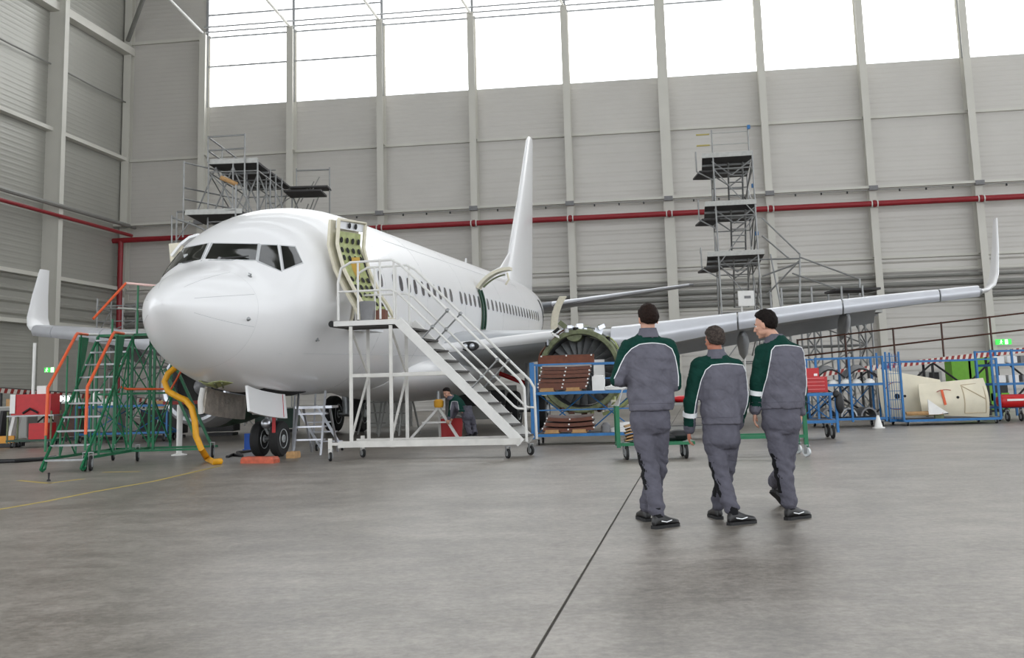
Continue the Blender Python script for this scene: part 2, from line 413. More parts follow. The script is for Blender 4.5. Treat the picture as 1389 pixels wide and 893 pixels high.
# lower wall pipes, the fire main and the cable tray
for wi, (zz, rr) in enumerate(((7.0, .10), (6.55, .14), (6.15, .10), (5.8, .12))):
    nm = 'grey_pipe'
    o = MB().tube([wl(cols[0]-5.5, .45, zz), wl(cols[-1]+5, .45, zz)], rr, 8).build(nm, M['duct'])
    tag(o, 'horizontal grey pipe on the long wall behind the tail, %s of four' % ('topmost', 'second', 'third', 'lowest')[wi], 'pipe', 'grey pipes low on the long wall')
fm = thing('fire_main', 'long red fire water pipe running along the hangar walls', 'pipe', wl(0, .9, 0))
MB().tube([wl(SC-.1, 1.15, 11.28), wl(cols[-1]+5.9, 1.15, 11.28)], .17, 12).build('pipe_run', M['pipered'], fm)
MB().tube([wl(SC+.55, 1.15, 11.28), wl(SC+.55, 1.15, 0)], .17, 12).build('riser', M['pipered'], fm)
MB().tube([ll(.9, 1.15, 11.6), ll(36, 1.15, 11.6)], .11, 10).build('branch_pipe', M['pipered'], fm)
for s in cols:
    for d in (-.16, .16):
        MB().lathe([(.17, -.03), (.215, -.03), (.215, .03), (.17, .03)], wl(s+d, 1.15, 11.28), WU, 12, closed=True).build('clamp', M['white'], fm)
    MB().lathe([(.17, -.07), (.21, -.07), (.21, .07), (.17, .07)], wl(s, 1.15, 11.28), WU, 12, closed=True).build('coupling', M['pipered'], fm)
ct = thing('cable_tray', 'grey cable tray running level above the red pipe', 'tray', wl(0, .9, 0))
MB().box(wl((SC+cols[-1]+5.9)/2, 1.05, 12.28), (cols[-1]+5.9-SC, .3, .16), rot_z(-WYAW)).build('tray', M['column'], ct, smooth=False)
MB().box(wl((SC+cols[-1]+5.9)/2, 1.05, 12.12), (cols[-1]+5.9-SC, .12, .05), rot_z(-WYAW)).build('cable_bundle', M['duct'], ct, smooth=False)
MB().tube([ll(.4, 1.1, 12.2), ll(36, 1.1, 12.2)], .13, 8).build('conduit', M['duct'], ct)
for s in cols:
    MB().box(wl(s, 1.1, 12.22), (.5, .34, .26), rot_z(-WYAW)).build('bracket', M['grey'], ct, smooth=False)
for a, b in zip(cols[:-1], cols[1:]):
    for f in (.25, .5, .75): MB().box(wl(a+(b-a)*f, 1.05, 12.05), (.08, .1, .16), rot_z(-WYAW)).build('hanger', M['black'], ct, smooth=False)
# roof deck with unseen glowing strips added to light the right side; the hangar front behind the camera stands open
cei = bpy.data.objects.new('ceiling', None); col.objects.link(cei); cei['kind'] = 'structure'
for i in range(9):
    y0_ = 78-12*i; x0_, x1_ = -62, 72
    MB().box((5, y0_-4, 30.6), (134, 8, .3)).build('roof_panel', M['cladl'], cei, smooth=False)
    MB().box((28, y0_-10, 30.7), (88, 3.96, .06)).build('added_skylight', M['glow_strip'], cei, smooth=False)
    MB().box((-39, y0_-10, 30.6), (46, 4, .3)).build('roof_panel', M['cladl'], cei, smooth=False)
    MB().box((5, y0_-8, 29.6), (134, .3, 1.4)).build('roof_beam', M['column'], cei, smooth=False)
# emergency exit signs
def exit_sign(P, R, label, w_=.75):
    t = thing('exit_sign', label, 'sign', P, 0)
    MB().box(P, (w_, .08, .36*max(.7, w_)), R).build('sign_box', M['exitg'], t, smooth=False)
    n = R @ Vector((0, -1, 0)); u = R @ Vector((1, 0, 0))
    f = P+n*.045
    a = MB(); a.sphere(f-u*.12+Vector((0,0,.09)), (.035,.01,.035), 8, 6)
    for p, q in (((-.12,.06),(-.14,-.04)), ((-.14,-.04),(-.08,-.12)), ((-.14,-.04),(-.22,-.11)), ((-.12,.04),(-.05,0)), ((-.12,.04),(-.2,0))):
        a.bar(f+u*p[0]+Vector((0,0,p[1])), f+u*q[0]+Vector((0,0,q[1])), .03, .02)
    a.build('running_figure', M['exitw'], t)
    MB().box(f+u*.15, (.16, .012, .26), R).build('doorway_symbol', M['exitw'], t, smooth=False)
exit_sign(at(1361, 464, 62.6), rot_z(-WYAW), 'lit green exit sign on the long wall at far right', .85)
exit_sign(at(67, 502, 59.5), rot_z(.25), 'lit green exit sign on the left wall column', .5)
# ================================================================ AIRLINER
AYAW, AX0, AY0, ATI, ADZ = .197, -5.73, 17.96, .016, -.19
AXV = Vector((math.sin(AYAW), math.cos(AYAW), 0)); POV = Vector((math.cos(AYAW), -math.sin(AYAW), 0))
def A(y, x, z): return Vector((AX0, AY0, 0))+AXV*x+POV*y+Vector((0, 0, z+ADZ+ATI*(x-4.3)))   # port, aft, up
def Ainv(P):
    d = Vector(P)-Vector((AX0, AY0, 0)); x = d.dot(AXV); y = d.dot(POV); return y, x, P[2]-ADZ-ATI*(x-4.3)
air = thing('airliner', 'white twin engine airliner parked nose forward with open doors and uncowled engine', 'airplane', (AX0, AY0, 0), -AYAW, rx=math.atan(ATI))
ST = np.array([(0,2.98,2.98,0.0,2.98),(.03,3.07,2.88,.12,2.97),(.12,3.18,2.75,.25,2.965),(.3,3.31,2.56,.44,2.95),(.6,3.46,2.31,.68,2.93),(1.0,3.60,2.07,.92,2.92),(1.4,3.71,1.88,1.12,2.93),(1.75,3.84,1.75,1.25,2.97),
(2.1,4.16,1.65,1.37,3.03),(2.45,4.48,1.56,1.475,3.10),(2.8,4.69,1.50,1.565,3.17),(3.3,4.88,1.44,1.66,3.24),(4,5.07,1.38,1.76,3.31),(5,5.24,1.35,1.84,3.37),(6.2,5.34,1.34,1.875,3.4),(7.5,5.36,1.34,1.88,3.41),(22.5,5.36,1.34,1.88,3.41),(24,5.36,1.52,1.85,3.44),(26,5.35,2.0,1.72,3.6),(28,5.31,2.6,1.45,3.85),(30,5.24,3.3,1.1,4.2),(31.5,5.15,3.85,.75,4.45),(32.6,5.0,4.3,.42,4.63),(33.0,4.9,4.45,.28,4.68)])
def pchip(xs, ys, x):
    h = np.diff(xs); d = np.diff(ys)/h; m = np.zeros(len(xs))
    for i in range(1, len(xs)-1):
        if d[i-1]*d[i] > 0:
            w1 = 2*h[i]+h[i-1]; w2 = h[i]+2*h[i-1]; m[i] = (w1+w2)/(w1/d[i-1]+w2/d[i])
    m[0] = d[0]; m[-1] = d[-1]
    i = min(max(int(np.searchsorted(xs, x))-1, 0), len(h)-1); t = (x-xs[i])/h[i]
    return (2*t**3-3*t**2+1)*ys[i]+(t**3-2*t**2+t)*h[i]*m[i]+(-2*t**3+3*t**2)*ys[i+1]+(t**3-t**2)*h[i]*m[i+1]
def fsec(x): return [pchip(ST[:, 0], ST[:, k], x) for k in range(1, 5)]
def fpt(x, a, off=0.0):
    zt, zb, hw, zc = fsec(x); s, c = math.sin(a), math.cos(a)
    return A((hw+off)*s, x, zc+((zt-zc+off) if c > 0 else (zc-zb+off))*c)
def fpz(x, z, side=1, off=0.0):        # the hull point at height z
    zt, zb, hw, zc = fsec(x); R = (zt-zc) if z > zc else (zc-zb)
    c = max(-1, min(1, (z-zc)/R)); return A(side*(hw*math.sqrt(max(0, 1-c*c))+off), x, z)
NS = 72
def rings(x0, x1, n, ex=1.0): 
    return [[fpt(x, 2*math.pi*k/NS) for k in range(NS)] for x in [x0+(x1-x0)*(i/n)**ex for i in range(n+1)]]
XR = 1.32
radome = MB().loft(rings(0.0, XR-.0015, 26, 2.0), cap=False).build('radome', M['hull'], air, angle=1.2)
mbf = MB().loft(rings(XR+.0015, 7.5, 44)+rings(7.7, 22.5, 30)+rings(22.7, 33.0, 40), cap=False)
bvh_all = MB().loft(rings(0.004, 7.5, 90, 1.6)+rings(7.7, 33, 90))
bvh = BVHTree.FromPolygons([Vector(v) for v in bvh_all.v], bvh_all.f)
mbf.build('fuselage', M['hull'], air, angle=1.2)
MB().loft([[fpt(x, 2*math.pi*k/NS, -.006) for k in range(NS)] for x in (XR-.02, XR+.02)], cap=False).build('radome_joint', M['seam'], air)
C0 = Vector((0, 0, CAM_H))
def hit(px, py):
    h = bvh.ray_cast(C0, ray(px, py))
    return h[0], h[1]
def mirror(P): y, x, z = Ainv(P); return A(-y, x, z)
def hull_patch(quad, n, name, m, off=.012, parent=None, mirr=False, th=.012, shrink=0.0):
    q = [Vector((p[0], p[1], 0)) for p in quad]
    if shrink: 
        c = sum(q, Vector())/4; q = [p+(c-p).normalized()*shrink for p in q]
    g = []
    for i in range(n+1):
        r = []
        for j in range(n+1):
            a, b = i/n, j/n
            p = q[0]*(1-a)*(1-b)+q[1]*a*(1-b)+q[2]*a*b+q[3]*(1-a)*b
            P, N = hit(p.x, p.y)
            if P is None: P, N, _, _ = bvh.find_nearest(at(p.x, p.y, 20))
            ax = A(0, Ainv(P)[1], 3.3); o = (P-ax).normalized()
            P = P+o*off
            if mirr: P = mirror(P)
            r.append(P)
        g.append(r)
    mb = MB().sheet(g, th if not mirr else -th)
    return mb.build(name, m, parent or air, angle=.7)
WS = [((234.5,359),(248.8,337.5),(281.5,331.2),(272,352.8)), ((278.7,352),(289,331.2),(349,332),(346,352.8)),
      ((350.2,354),(353.8,333),(375.3,333.5),(380.6,367.5)), ((385,365.7),(380.6,334),(399.3,335.5),(409.3,356))]
for k_, q in enumerate(WS):
    fo = 1.6
    c = sum((Vector((a, b)) for a, b in q), Vector((0, 0)))/4
    qo = [(a+(a-c.x)*.07+(fo*.6 if a > c.x else -fo*.6), b+(fo if b > c.y else -fo)) for a, b in q]
    hull_patch(qo, 8, 'window_seal', M['seam'], .004)
    hull_patch(q, 8, 'windshield_pane', M['glass'], .012)
    if k_ > 1:
        hull_patch(q, 8, 'windshield_pane', M['glass'], .012, mirr=True)
# wipers
for a, b in (((300,353),(338,350)), ((262,356),(248,359))):
    P, _ = hit(*a); Q, _ = hit(*b); MB().bar(P+Vector((0,-.03,.03)), Q+Vector((0,-.03,.03)), .02).build('wiper', M['black'], air)
# seams: fine recessed joints drawn as thin strips on the skin
def ring_seam(x, a0=0.1, a1=3.0, w_=.006):
    MB().tube([fpt(x, a0+(a1-a0)*i/30, -.003) for i in range(31)], w_, 5).build('skin_joint', M['seam'], air)
for x in (6.0, 9.2, 13.0, 18.0, 22.4, 26.6): ring_seam(x)
for side in (1, -1):
    for a in (.55, 1.25, 1.9):
        MB().tube([fpt(.3+(XR-.32)*i/12, side*a, -.002) for i in range(13)], .005, 4).build('lightning_strip', M['seam'], air)
for z in (2.15, 4.75):
    MB().tube([fpz(2.2 if z < 3 else 6 + 0, z, 1, .0) if i == 0 else fpz((2.2 if z < 3 else 6)+i*.8, z, 1, .0) for i in range(22)], .006, 4).build('skin_joint', M['seam'], air)
# cabin windows: ovals with a raised frame
def oval(x, z, side, w_, h_, mi, nm, off, par, n=16):
    outer = []
    for k in range(n):
        t = 2*math.pi*k/n; c, s = math.cos(t), math.sin(t)
        xx = x+math.copysign(abs(c)**.75, c)*w_/2; zz = z+math.copysign(abs(s)**.75, s)*h_/2
        outer.append(fpz(xx, zz, side, off))
    inner = [fpz(x, z, side, -.02)]
    back = [fpz(Ainv(p)[1], Ainv(p)[2], side, -.02) for p in outer]
    mb = MB(); mb.add(outer, [tuple(range(n))]); mb.add(outer+back, [(i, (i+1) % n, n+(i+1) % n, n+i) for i in range(n)])
    return mb.build(nm, mi, par, angle=.5)
def win_x(px, py):
    n = POV; P = onp(px, py, A(1.86, 0, 0), n); return Ainv(P)[1]
cx0 = lambda a: 520+a/5.956
wpx = [(517,375)]+[(cx0(a), 330+b/5.956) for a, b in ((90,290),(143,297),(205,310),(258,325),(318,335),(366,345),(412,358),(457,365),(503,383),(547,397),(628,418),(665,427),(702,437),(738,445),(773,455),(845,475),(882,485),(915,493),(945,500))]
wx = sorted(win_x(*p) for p in wpx)
last = wx[-1]; wx += [last+.508*k for k in range(1, 15)]
for x in wx:
    f = oval(x, 3.72, 1, .31, .43, M['hull2'], 'cabin_window', .006, air)
    oval(x, 3.72, 1, .235, .35, M['pane'], 'pane', .010, f)
# starboard windows, kept simple
for i in range(36):
    x = 6.1+.508*i; oval(x, 3.72, -1, .235, .35, M['pane'], 'cabin_window', .006, air, n=10)
# hull fittings: probes, antenna
for (a, b) in ((337,433),(339,375),(430,461)):
    P, N = hit(a, b)
    if N.dot(P-A(0, 3, 3.3)) < 0: N = -N
    MB().lathe([(.04,0),(.035,.01),(.014,.015),(.014,.05)], P, N, 12).tube([P+N*.05, P+N*.055-AXV*.10], .010, 6).build('probe', M['steel'], air)
MB().prism([A(-.01, 20.6, 5.36), A(-.01, 20.9, 5.36), A(-.01, 20.95, 5.66), A(-.01, 20.8, 5.66)], POV*.02).build('antenna', M['hull'], air)
# belly fairing and wings
def bell(x): return max(0.0, math.sin(math.pi*min(max((x-9.3)/11.0, 0), 1)))**.6
MB().loft([[A((1.0+1.15*bell(x))*math.sin(2*math.pi*k/32), x, 1.75+(.55 if math.cos(2*math.pi*k/32) > 0 else .40+.42*bell(x))*math.cos(2*math.pi*k/32)) for k in range(32)] for x in [9.3+11*i/24 for i in range(25)]]).build('belly_fairing', M['hull'], air, angle=1.0)
def foil(n=14):
    up = []; lo = []
    for i in range(n+1):
        t = (1-math.cos(math.pi*i/n))/2
        th = 5*(.2969*math.sqrt(t)-.126*t-.3516*t*t+.2843*t**3-.1036*t**4)
        up.append((t, th*1.05)); lo.append((t, -th*.95))
    return up[::-1]+lo[1:-1]
FO = foil()
def wsec(side, y, xle, z, ch, th, tw=.05, sl=None):
    pts = []
    for t, h in FO: pts.append(A(side*y, xle+t*ch, z-t*ch*tw+h*th*ch))
    return pts
def wing(side, k=1.0):
    nm = ['wing_panel']
    st = [(1.3, 11.05, 2.30, 7.6, .15), (2.4, 11.9, 2.42, 6.6, .145), (4.83*k, 13.45, 2.52, 5.0, .135), (6.2*k, 14.1, 2.55, 4.4, .13), (9.2*k, 15.72, 2.93, 3.45, .13), (13.5*k, 18.0, 3.42, 2.3, .13), (16.6*k, 19.65, 3.70, 1.7, .135)]
    secs = [wsec(side, *s) for s in st]
    w_ = MB().loft(secs).build('wing', M['wingg'], air, angle=.8)
    # slats: the bright leading edge, standing proud
    zt_ = lambda y: float(np.interp(y/k, [1.3, 2.3, 4.55, 5.8, 9.2, 11.3, 13.5, 16.6], [2.44, 2.54, 2.78, 2.82, 3.16, 3.41, 3.62, 3.88]))
    zb_ = lambda y: float(np.interp(y/k, [1.3, 2.3, 4.55, 6.1, 9.2, 11.3, 13.5, 16.6], [2.20, 2.28, 2.50, 2.12, 2.68, 2.96, 3.22, 3.54]))
    def slat(y0, y1, ext):
        g = []
        for q in range(7):
            y = y0+(y1-y0)*q/6; ys_ = [a[0] for a in st]; xle = float(np.interp(y, ys_, [a[1] for a in st])); zt, zb = zt_(y), zb_(y); h = zt-zb
            g.append([A(side*y, xle+dx*h, zt-dz*h) for dx, dz in ((1.0, -.06), (.45, -.02), (.1, .06), (-.12, .22), (-.22, .45), (-.24, .62), (-.12, .82), (.05, 1.0))])
        m = MB().sheet(g, .035); m.build('leading_edge_slat', M['wingw'] if ext else M['hull'], air, angle=.9)
    slat(1.5, 4.3*k, 0)
    for a_, b_ in ((5.75, 9.15), (9.2, 12.2), (12.25, 15.2), (15.25, 16.5)): slat(a_*k, b_*k, 1)
    # winglet: a curved root and a blade
    tip = st[-1]; rr = []
    for (dy, dz, xl, ch) in ((0, 0, 19.65, 1.7), (.25, .05, 19.85, 1.55), (.48, .22, 20.02, 1.42), (.62, .55, 20.2, 1.3), (.82, 1.4, 20.75, 1.0), (1.02, 2.45, 21.45, .62)):
        y = tip[0]+dy; z = tip[2]+dz
        nrm = Vector((0, 1)) if dz < .1 else Vector((-.97, .24)) if dz > .4 else Vector((-.6, .8))
        r = []
        for t, h in FO: r.append(A(side*(y+nrm.x*h*.09*ch), xl+t*ch, z+nrm.y*h*.09*ch))
        rr.append(r)
    MB().loft(rr).build('winglet', M['hull'], air, angle=.9)
    # flap track fairings and the lowered flap
    for (y, xle, z) in ((6.0*k, 17.2, 2.0), (9.3*k, 18.3, 2.5), (12.4*k, 19.2, 3.0)):
        MB().loft([[A(side*(y+r*.19*math.sin(t*math.pi/6)), x, z-.05*(x-xle)-.28*sm+r*.28*math.cos(t*math.pi/6)) for t in range(12)] for x, r, sm in ((xle-1.2, .15, 0), (xle-.6, .8, .2), (xle, 1, .5), (xle+.8, .8, 1.2), (xle+1.6, .1, 2.0))]).build('flap_fairing', M['wingg'], air, angle=.8)
    for (a, b) in ((0, 1), (2, 3), (3, 4), (4, 5)):
        s0, s1 = st[a+0], st[b]
        g = [[A(side*s[0], s[1]+s[3]*1.0+dx, s[2]-.05*s[3]+dz) for dx, dz in ((-.1, .0), (.35, -.12), (.75, -.42))] for s in (s0, s1)]
        MB().sheet(g, .05).build('flap', M['wingg'], air, angle=.5)
    return st
wing(1); wing(-1, .965)
# landing light in the root of the port wing
P = at(637, 470, onp(637, 470, A(1.88, 11.6, 0), (A(5, 13.4, 0)-A(1.88, 11.6, 0)).cross(Vector((0,0,1)))).y-.12)
lt_ = MB().loft([[P+POV*math.cos(t*math.pi/8)*.26*k+Vector((0,0,1))*math.sin(t*math.pi/8)*.13*k-AXV*d for t in range(16)] for k, d in ((1,0),(.95,.05),(.0,.07))]).build('landing_light', M['black'], air)
for dx in (-.1, .08): MB().sphere(P+POV*dx-AXV*.05, .075, 12, 8).build('lamp_lens', M['alu'], lt_)
# tail
def finsec(z, xl, xt, th): return [A(h*th, xl+t*(xt-xl), z) for t, h in FO]
MB().loft([finsec(4.9, 26.6, 33.6, .6), finsec(5.45, 27.3, 33.6, .62), finsec(6.3, 28.2, 33.75, .5), finsec(9.3, 30.9, 34.3, .36), finsec(12.4, 33.35, 34.9, .2), finsec(12.66, 33.8, 34.9, .14)]).build('fin', M['hull'], air, angle=.9)
MB().loft([[A(h*.12, xl+t*(29.5-xl), z) for t, h in FO] for z, xl in ((5.2, 23.5), (5.45, 24.5), (5.85, 26.6), (6.6, 28.4))]).build('dorsal_fin', M['hull'], air, angle=.9)
for side in (1, -1):
    MB().loft([wsec(side, .4, 29.9, 4.38, 4.0, .10, 0), wsec(side, 1.5, 30.5, 4.5, 3.4, .10, 0), wsec(side, 7.1, 34.5, 5.36, 1.35, .10, 0), wsec(side, 7.3, 34.85, 5.39, .8, .08, 0)]).build('stabilizer', MATS.get('stabilizer_grey') or mat('stabilizer_grey', (122, 125, 130), .4, .2, var=.05), air, angle=.8)
    MB().loft([[A(side*y, xl+t*ch*1.0-.03, z+h*.11*ch) for t, h in FO if t < .08] for y, xl, z, ch in ((1.4, 30.45, 4.5, 3.4), (7.12, 34.5, 5.36, 1.4))]).build('stabilizer_leading_edge', M['wingw'], air, angle=.6)
# ---- forward passenger door, swung open
dz = [2.62, 2.78, 2.92, 3.06, 3.3, 3.55, 3.8, 4.04, 4.3, 4.53]
pf = np.interp(dz, [2.62, 2.9, 3.06, 3.55, 4.04, 4.53], [2.38, 2.24, 2.14, 1.88, 1.745, 1.78])
pa = np.interp(dz, [2.62, 2.9, 3.06, 3.55, 4.04, 4.53], [2.62, 2.48, 2.36, 2.12, 2.00, 2.04])
XF, XA = 3.22, 4.10
def dpt(s, zi, o=0.0):     # s 0..1 forward to aft, along the door; o outward
    z = dz[0]+(dz[-1]-dz[0])*zi; a = np.interp(z, dz, pf); b = np.interp(z, dz, pa)
    return A(a+(b-a)*s+o, XF+(XA-XF)*s, z+.15)
door = MB().sheet([[dpt(s, i/16, -.09) for s in np.linspace(0, 1, 7)] for i in range(17)], .06).build('passenger_door', M['cream'], air, angle=.7)
rim = []
for i in range(25): rim.append(dpt(.03, i/24, .05))
rim2 = [dpt(.97, 1-i/24, .05) for i in range(25)]
MB().tube(rim+rim2+[rim[0]], .04, 6).build('door_rim', M['cream'], door)
MB().sheet([[dpt(s, .03+.86*i/16, .0) for s in np.linspace(.08, .92, 7)] for i in range(17)], .010).build('inner_skin', M['chrom'], door, angle=.7)
MB().sheet([[dpt(s, .91+.09*i/3, .03) for s in np.linspace(.02, .98, 7)] for i in range(4)], .03).build('door_gate', M['hull2'], door, angle=.7)
for zi in (.08, .155, .24, .32, .40, .62, .70, .80, .95):
    for s in ((.2, .4, .6, .8) if zi < .9 else (.4, .62)):
        c = dpt(s, zi, .055 if zi > .9 else .028); u = (dpt(s+.05, zi, .02)-dpt(s, zi, .02)).normalized(); v = (dpt(s, min(1, zi+.02), .02)-dpt(s, zi, .02)).normalized()
        n = u.cross(v); ring = [c+u*.042*math.cos(t*math.pi/5)+v*.058*math.sin(t*math.pi/5) for t in range(10)]
        MB().prism(ring, n*.01).build('lightening_hole', M['dark'], door, smooth=False)
c = dpt(.5, .55, .05); MB().box(c, (.16, .08, .30), rot_z(-AYAW+.2)).box(c+Vector((.03,0,-.2)), (.1,.07,.18), rot_z(.1)).build('door_mechanism', mat('amber_fitting', (196,156,60), .5), door, smooth=False)
# the doorway: frame and dark opening
g = [[fpz(x, z, 1, .012) for x in np.linspace(4.2, 5.06, 5)] for z in np.linspace(2.62, 4.45, 14)]
dw = MB().sheet(g, .01).build('doorway', M['dark'], air, angle=.7)
MB().tube([fpz(4.2, z, 1, .03) for z in np.linspace(2.62, 4.45, 16)]+[fpz(5.06, z, 1, .03) for z in np.linspace(4.45, 2.62, 16)]+[fpz(4.2, 2.62, 1, .03)], .03, 6).build('door_frame', M['cream'], dw)
MB().box(A(1.95, 4.62, 2.60), (.3, .95, .05), rot_z(-AYAW)).build('sill', M['hull2'], dw, smooth=False)
MB().tube([A(1.9, 4.3, 3.2), A(2.05, 4.18, 3.1), A(2.1, 4.05, 3.0)], .035, 8).build('door_hinge', M['steel'], door)
# starboard service door, open beyond the windshield
g = [[A(-1.66-.04*abs(z-3.6)*3-.2*s, 4.0+.05*s, z) for s in (0, .5, 1, 1.6)] for z in np.linspace(3.2, 4.5, 8)]
MB().sheet(g, .06).build('service_door', M['cream'], air, angle=.7)
MB().sheet([[A(-1.40-.2*i, 3.9+.7*j, 4.66-.13*i*i*.35) for j in (0, 1)] for i in range(4)], .05).build('service_door_gate', M['hull'], air, angle=.7)
# overwing exit: hatch swung up, green frame in the hull
xo = win_x(654, 412)
op = MB().sheet([[fpz(x, z, 1, .012) for x in np.linspace(xo-.16, xo+.16, 5)] for z in np.linspace(2.95, 4.08, 12)], .012).build('overwing_exit', M['chromd'], air, angle=.7)
MB().tube([fpz(xo-.16, z, 1, .05) for z in np.linspace(4.1, 2.95, 14)]+[fpz(xo+.16, z, 1, .05) for z in np.linspace(2.95, 4.1, 14)], .035, 6).build('exit_frame', M['dgreen'], op)
hatch = []
for i in range(13):
    t = i/12; hatch.append([A(1.80+.95*t**1.15, xo+s, 4.12+1.06*t-.55*t*t) for s in (-.2, -.07, .07, .2)])
hh = MB().sheet(hatch, .09).build('overwing_hatch', M['cream'], air, angle=.7)
MB().sheet([[p-Vector((0,0,.12)) for p in r[1:3]] for r in hatch[2:11]], .03).build('hatch_lining', M['chromd'], hh, angle=.7)
MB().tube([A(2.68, xo-.2, 4.55), A(2.72, xo-.2, 4.35), A(2.62, xo-.2, 4.2)], .03, 6).build('hatch_handle', M['cream'], hh)
# aft passenger door
g = [[A(1.98+.30*(z-3.4)**2+.26*s, 26.6+.1*s, z) for s in (0, .5, 1)] for z in np.linspace(2.65, 4.55, 11)]
MB().sheet(g, .12).build('aft_door', M['cream'], air, angle=.7)
MB().sheet([[fpz(x, z, 1, .012) for x in np.linspace(26.9, 27.7, 4)] for z in np.linspace(2.75, 4.5, 12)], .012).build('doorway', M['dark'], air, angle=.7)
# nose wheel well, doors, gear
g = [[A(y, x, fsec(x)[1]-.012+(.12*(y/.5)**2)*0) for y in (-.42, 0, .42)] for x in np.linspace(2.15, 4.9, 8)]
MB().sheet([[fpt(x, math.pi+a, .012) for a in (-.28, -.1, .1, .28)] for x in np.linspace(3.0, 4.9, 8)], .012).build('wheel_well', M['dark'], air, angle=.7)
hp = hull_patch(((267,521.5),(299,516.5),(316,519),(292,526.5)), 6, 'access_opening', M['chrom'], .012)
for q in (.3, .6, .85):
    P0, _ = hit(267+q*40, 520.5-q*3); P1_, _ = hit(274+q*34, 524.5)
    if P0 is not None and P1_ is not None: MB().tube([P0-Vector((0,.0,.02)), P1_-Vector((0,0,.02))], .018, 6).build('opening_rib', M['chromd'], hp)
def ndoor(side, m1, nm):
    pts = [[A(side*(.42+.05*t), x, fsec(x)[1]+.02-.46*t) for t in (0, .33, .66, 1)] for x in np.linspace(2.35, 4.05, 9)]
    return MB().sheet(pts, .05*side).build(nm, m1, air, angle=.6)
dp = ndoor(1, M['hull'], 'nose_gear_door')
MB().bar(A(.475, 3.8, 1.40), A(.52, 3.76, .97), .012).build('door_stripe', M['red'], dp)
foil_ = mat('crinkled_foil', (176, 168, 158), .35, .5, var=.25, scale=5, bump=.05)
ds = ndoor(-1, foil_, 'nose_gear_door')
MB().tube([A(-.44, 2.33, fsec(2.35)[1]), A(-.48, 2.31, fsec(2.35)[1]-.24), A(-.49, 2.36, fsec(2.35)[1]-.46)], .05, 10).build('door_end', M['white'], ds)
for x in (2.75, 3.15, 3.6): MB().tube([A(-.40, x, fsec(x)[1]), A(-.44, x+.04, fsec(x)[1]-.42)], .02, 6).build('door_rib', foil_, ds)
zg = .19
def wheel(c, axis, R_, w_, par, nm='wheel'):
    ax = Vector(axis).normalized()
    t = MB().lathe([(R_*.55, -w_*.42), (R_*.72, -w_*.5), (R_*.92, -w_*.45), (R_, -w_*.25), (R_*1.0, 0), (R_, w_*.25), (R_*.92, w_*.45), (R_*.72, w_*.5), (R_*.55, w_*.42)], c, ax, 32).build(nm, M['rubber'], par)
    for sg in (-1, 1):
        MB().lathe([(R_*.56, sg*w_*.40), (R_*.54, sg*w_*.47), (R_*.46, sg*w_*.36), (R_*.24, sg*w_*.34), (R_*.22, sg*w_*.48), (R_*.1, sg*w_*.5)], c, ax, 20).build('rim', M['hub'], t)
        for q in range(8):
            a = 2*math.pi*q/8; o = ax.orthogonal().normalized(); o2 = ax.cross(o)
            MB().lathe([(R_*.05, sg*w_*.34), (R_*.05, sg*w_*.37)], c+(o*math.cos(a)+o2*math.sin(a))*R_*.37, ax, 6).build('rim_hole', M['dark'], t, smooth=False)
    return t
for sd in (-1, 1): wheel(A(sd*.20, 4.3, zg+.345), POV, .345, .2, air)
def strut(pts, r, m, nm, par=None): return MB().tube(pts, r, 12).build(nm, m, par or air)
ng = strut([A(0, 4.15, 1.55), A(0, 4.27, 1.0)], .085, M['hub'], 'nose_gear_leg')
strut([A(0, 4.27, 1.0), A(0, 4.3, .62)], .055, M['steel'], 'oleo', ng)
strut([A(-.3, 4.3, zg+.345), A(.3, 4.3, zg+.345)], .05, M['steel'], 'axle', ng)
strut([A(0, 4.15, .95), A(0, 4.05, .8), A(0, 4.2, .66)], .035, M['hub'], 'torque_link', ng)
strut([A(0, 4.2, 1.1), A(0, 3.3, 1.5)], .045, M['hub'], 'drag_brace', ng)
MB().sphere(A(.0, 4.1, .84), .1, 12, 8).build('taxi_light', M['alu'], ng)
MB().box(A(-.1, 4.1, 1.08), (.34, .1, .12), rot_z(-AYAW)).build('steering_box', M['hub'], ng)
MB().prism([A(.18, 3.98, 1.0), A(.25, 3.98, 1.0), A(.25, 3.98, .56), A(.18, 3.98, .56)], AXV*.01).build('warning_streamer', M['red'], air)
for sd in (-1, 1):
    z0 = .19-.016*12.3; y0 = 2.86*sd
    for w_ in (-.43, .43): wheel(A(y0+w_, 16.6, z0+.56), POV, .56, .36, air)
    mg = strut([A(y0, 16.6, z0+.56), A(y0+.1*sd, 16.6, 2.4)], .13, M['hub'], 'main_gear_leg')
    strut([A(y0, 16.6, 1.3), A(1.2*sd, 16.3, 2.0)], .07, M['red'], 'side_brace', mg)
    strut([A(y0-.5, 16.6, z0+.56), A(y0+.5, 16.6, z0+.56)], .09, M['steel'], 'axle', mg)
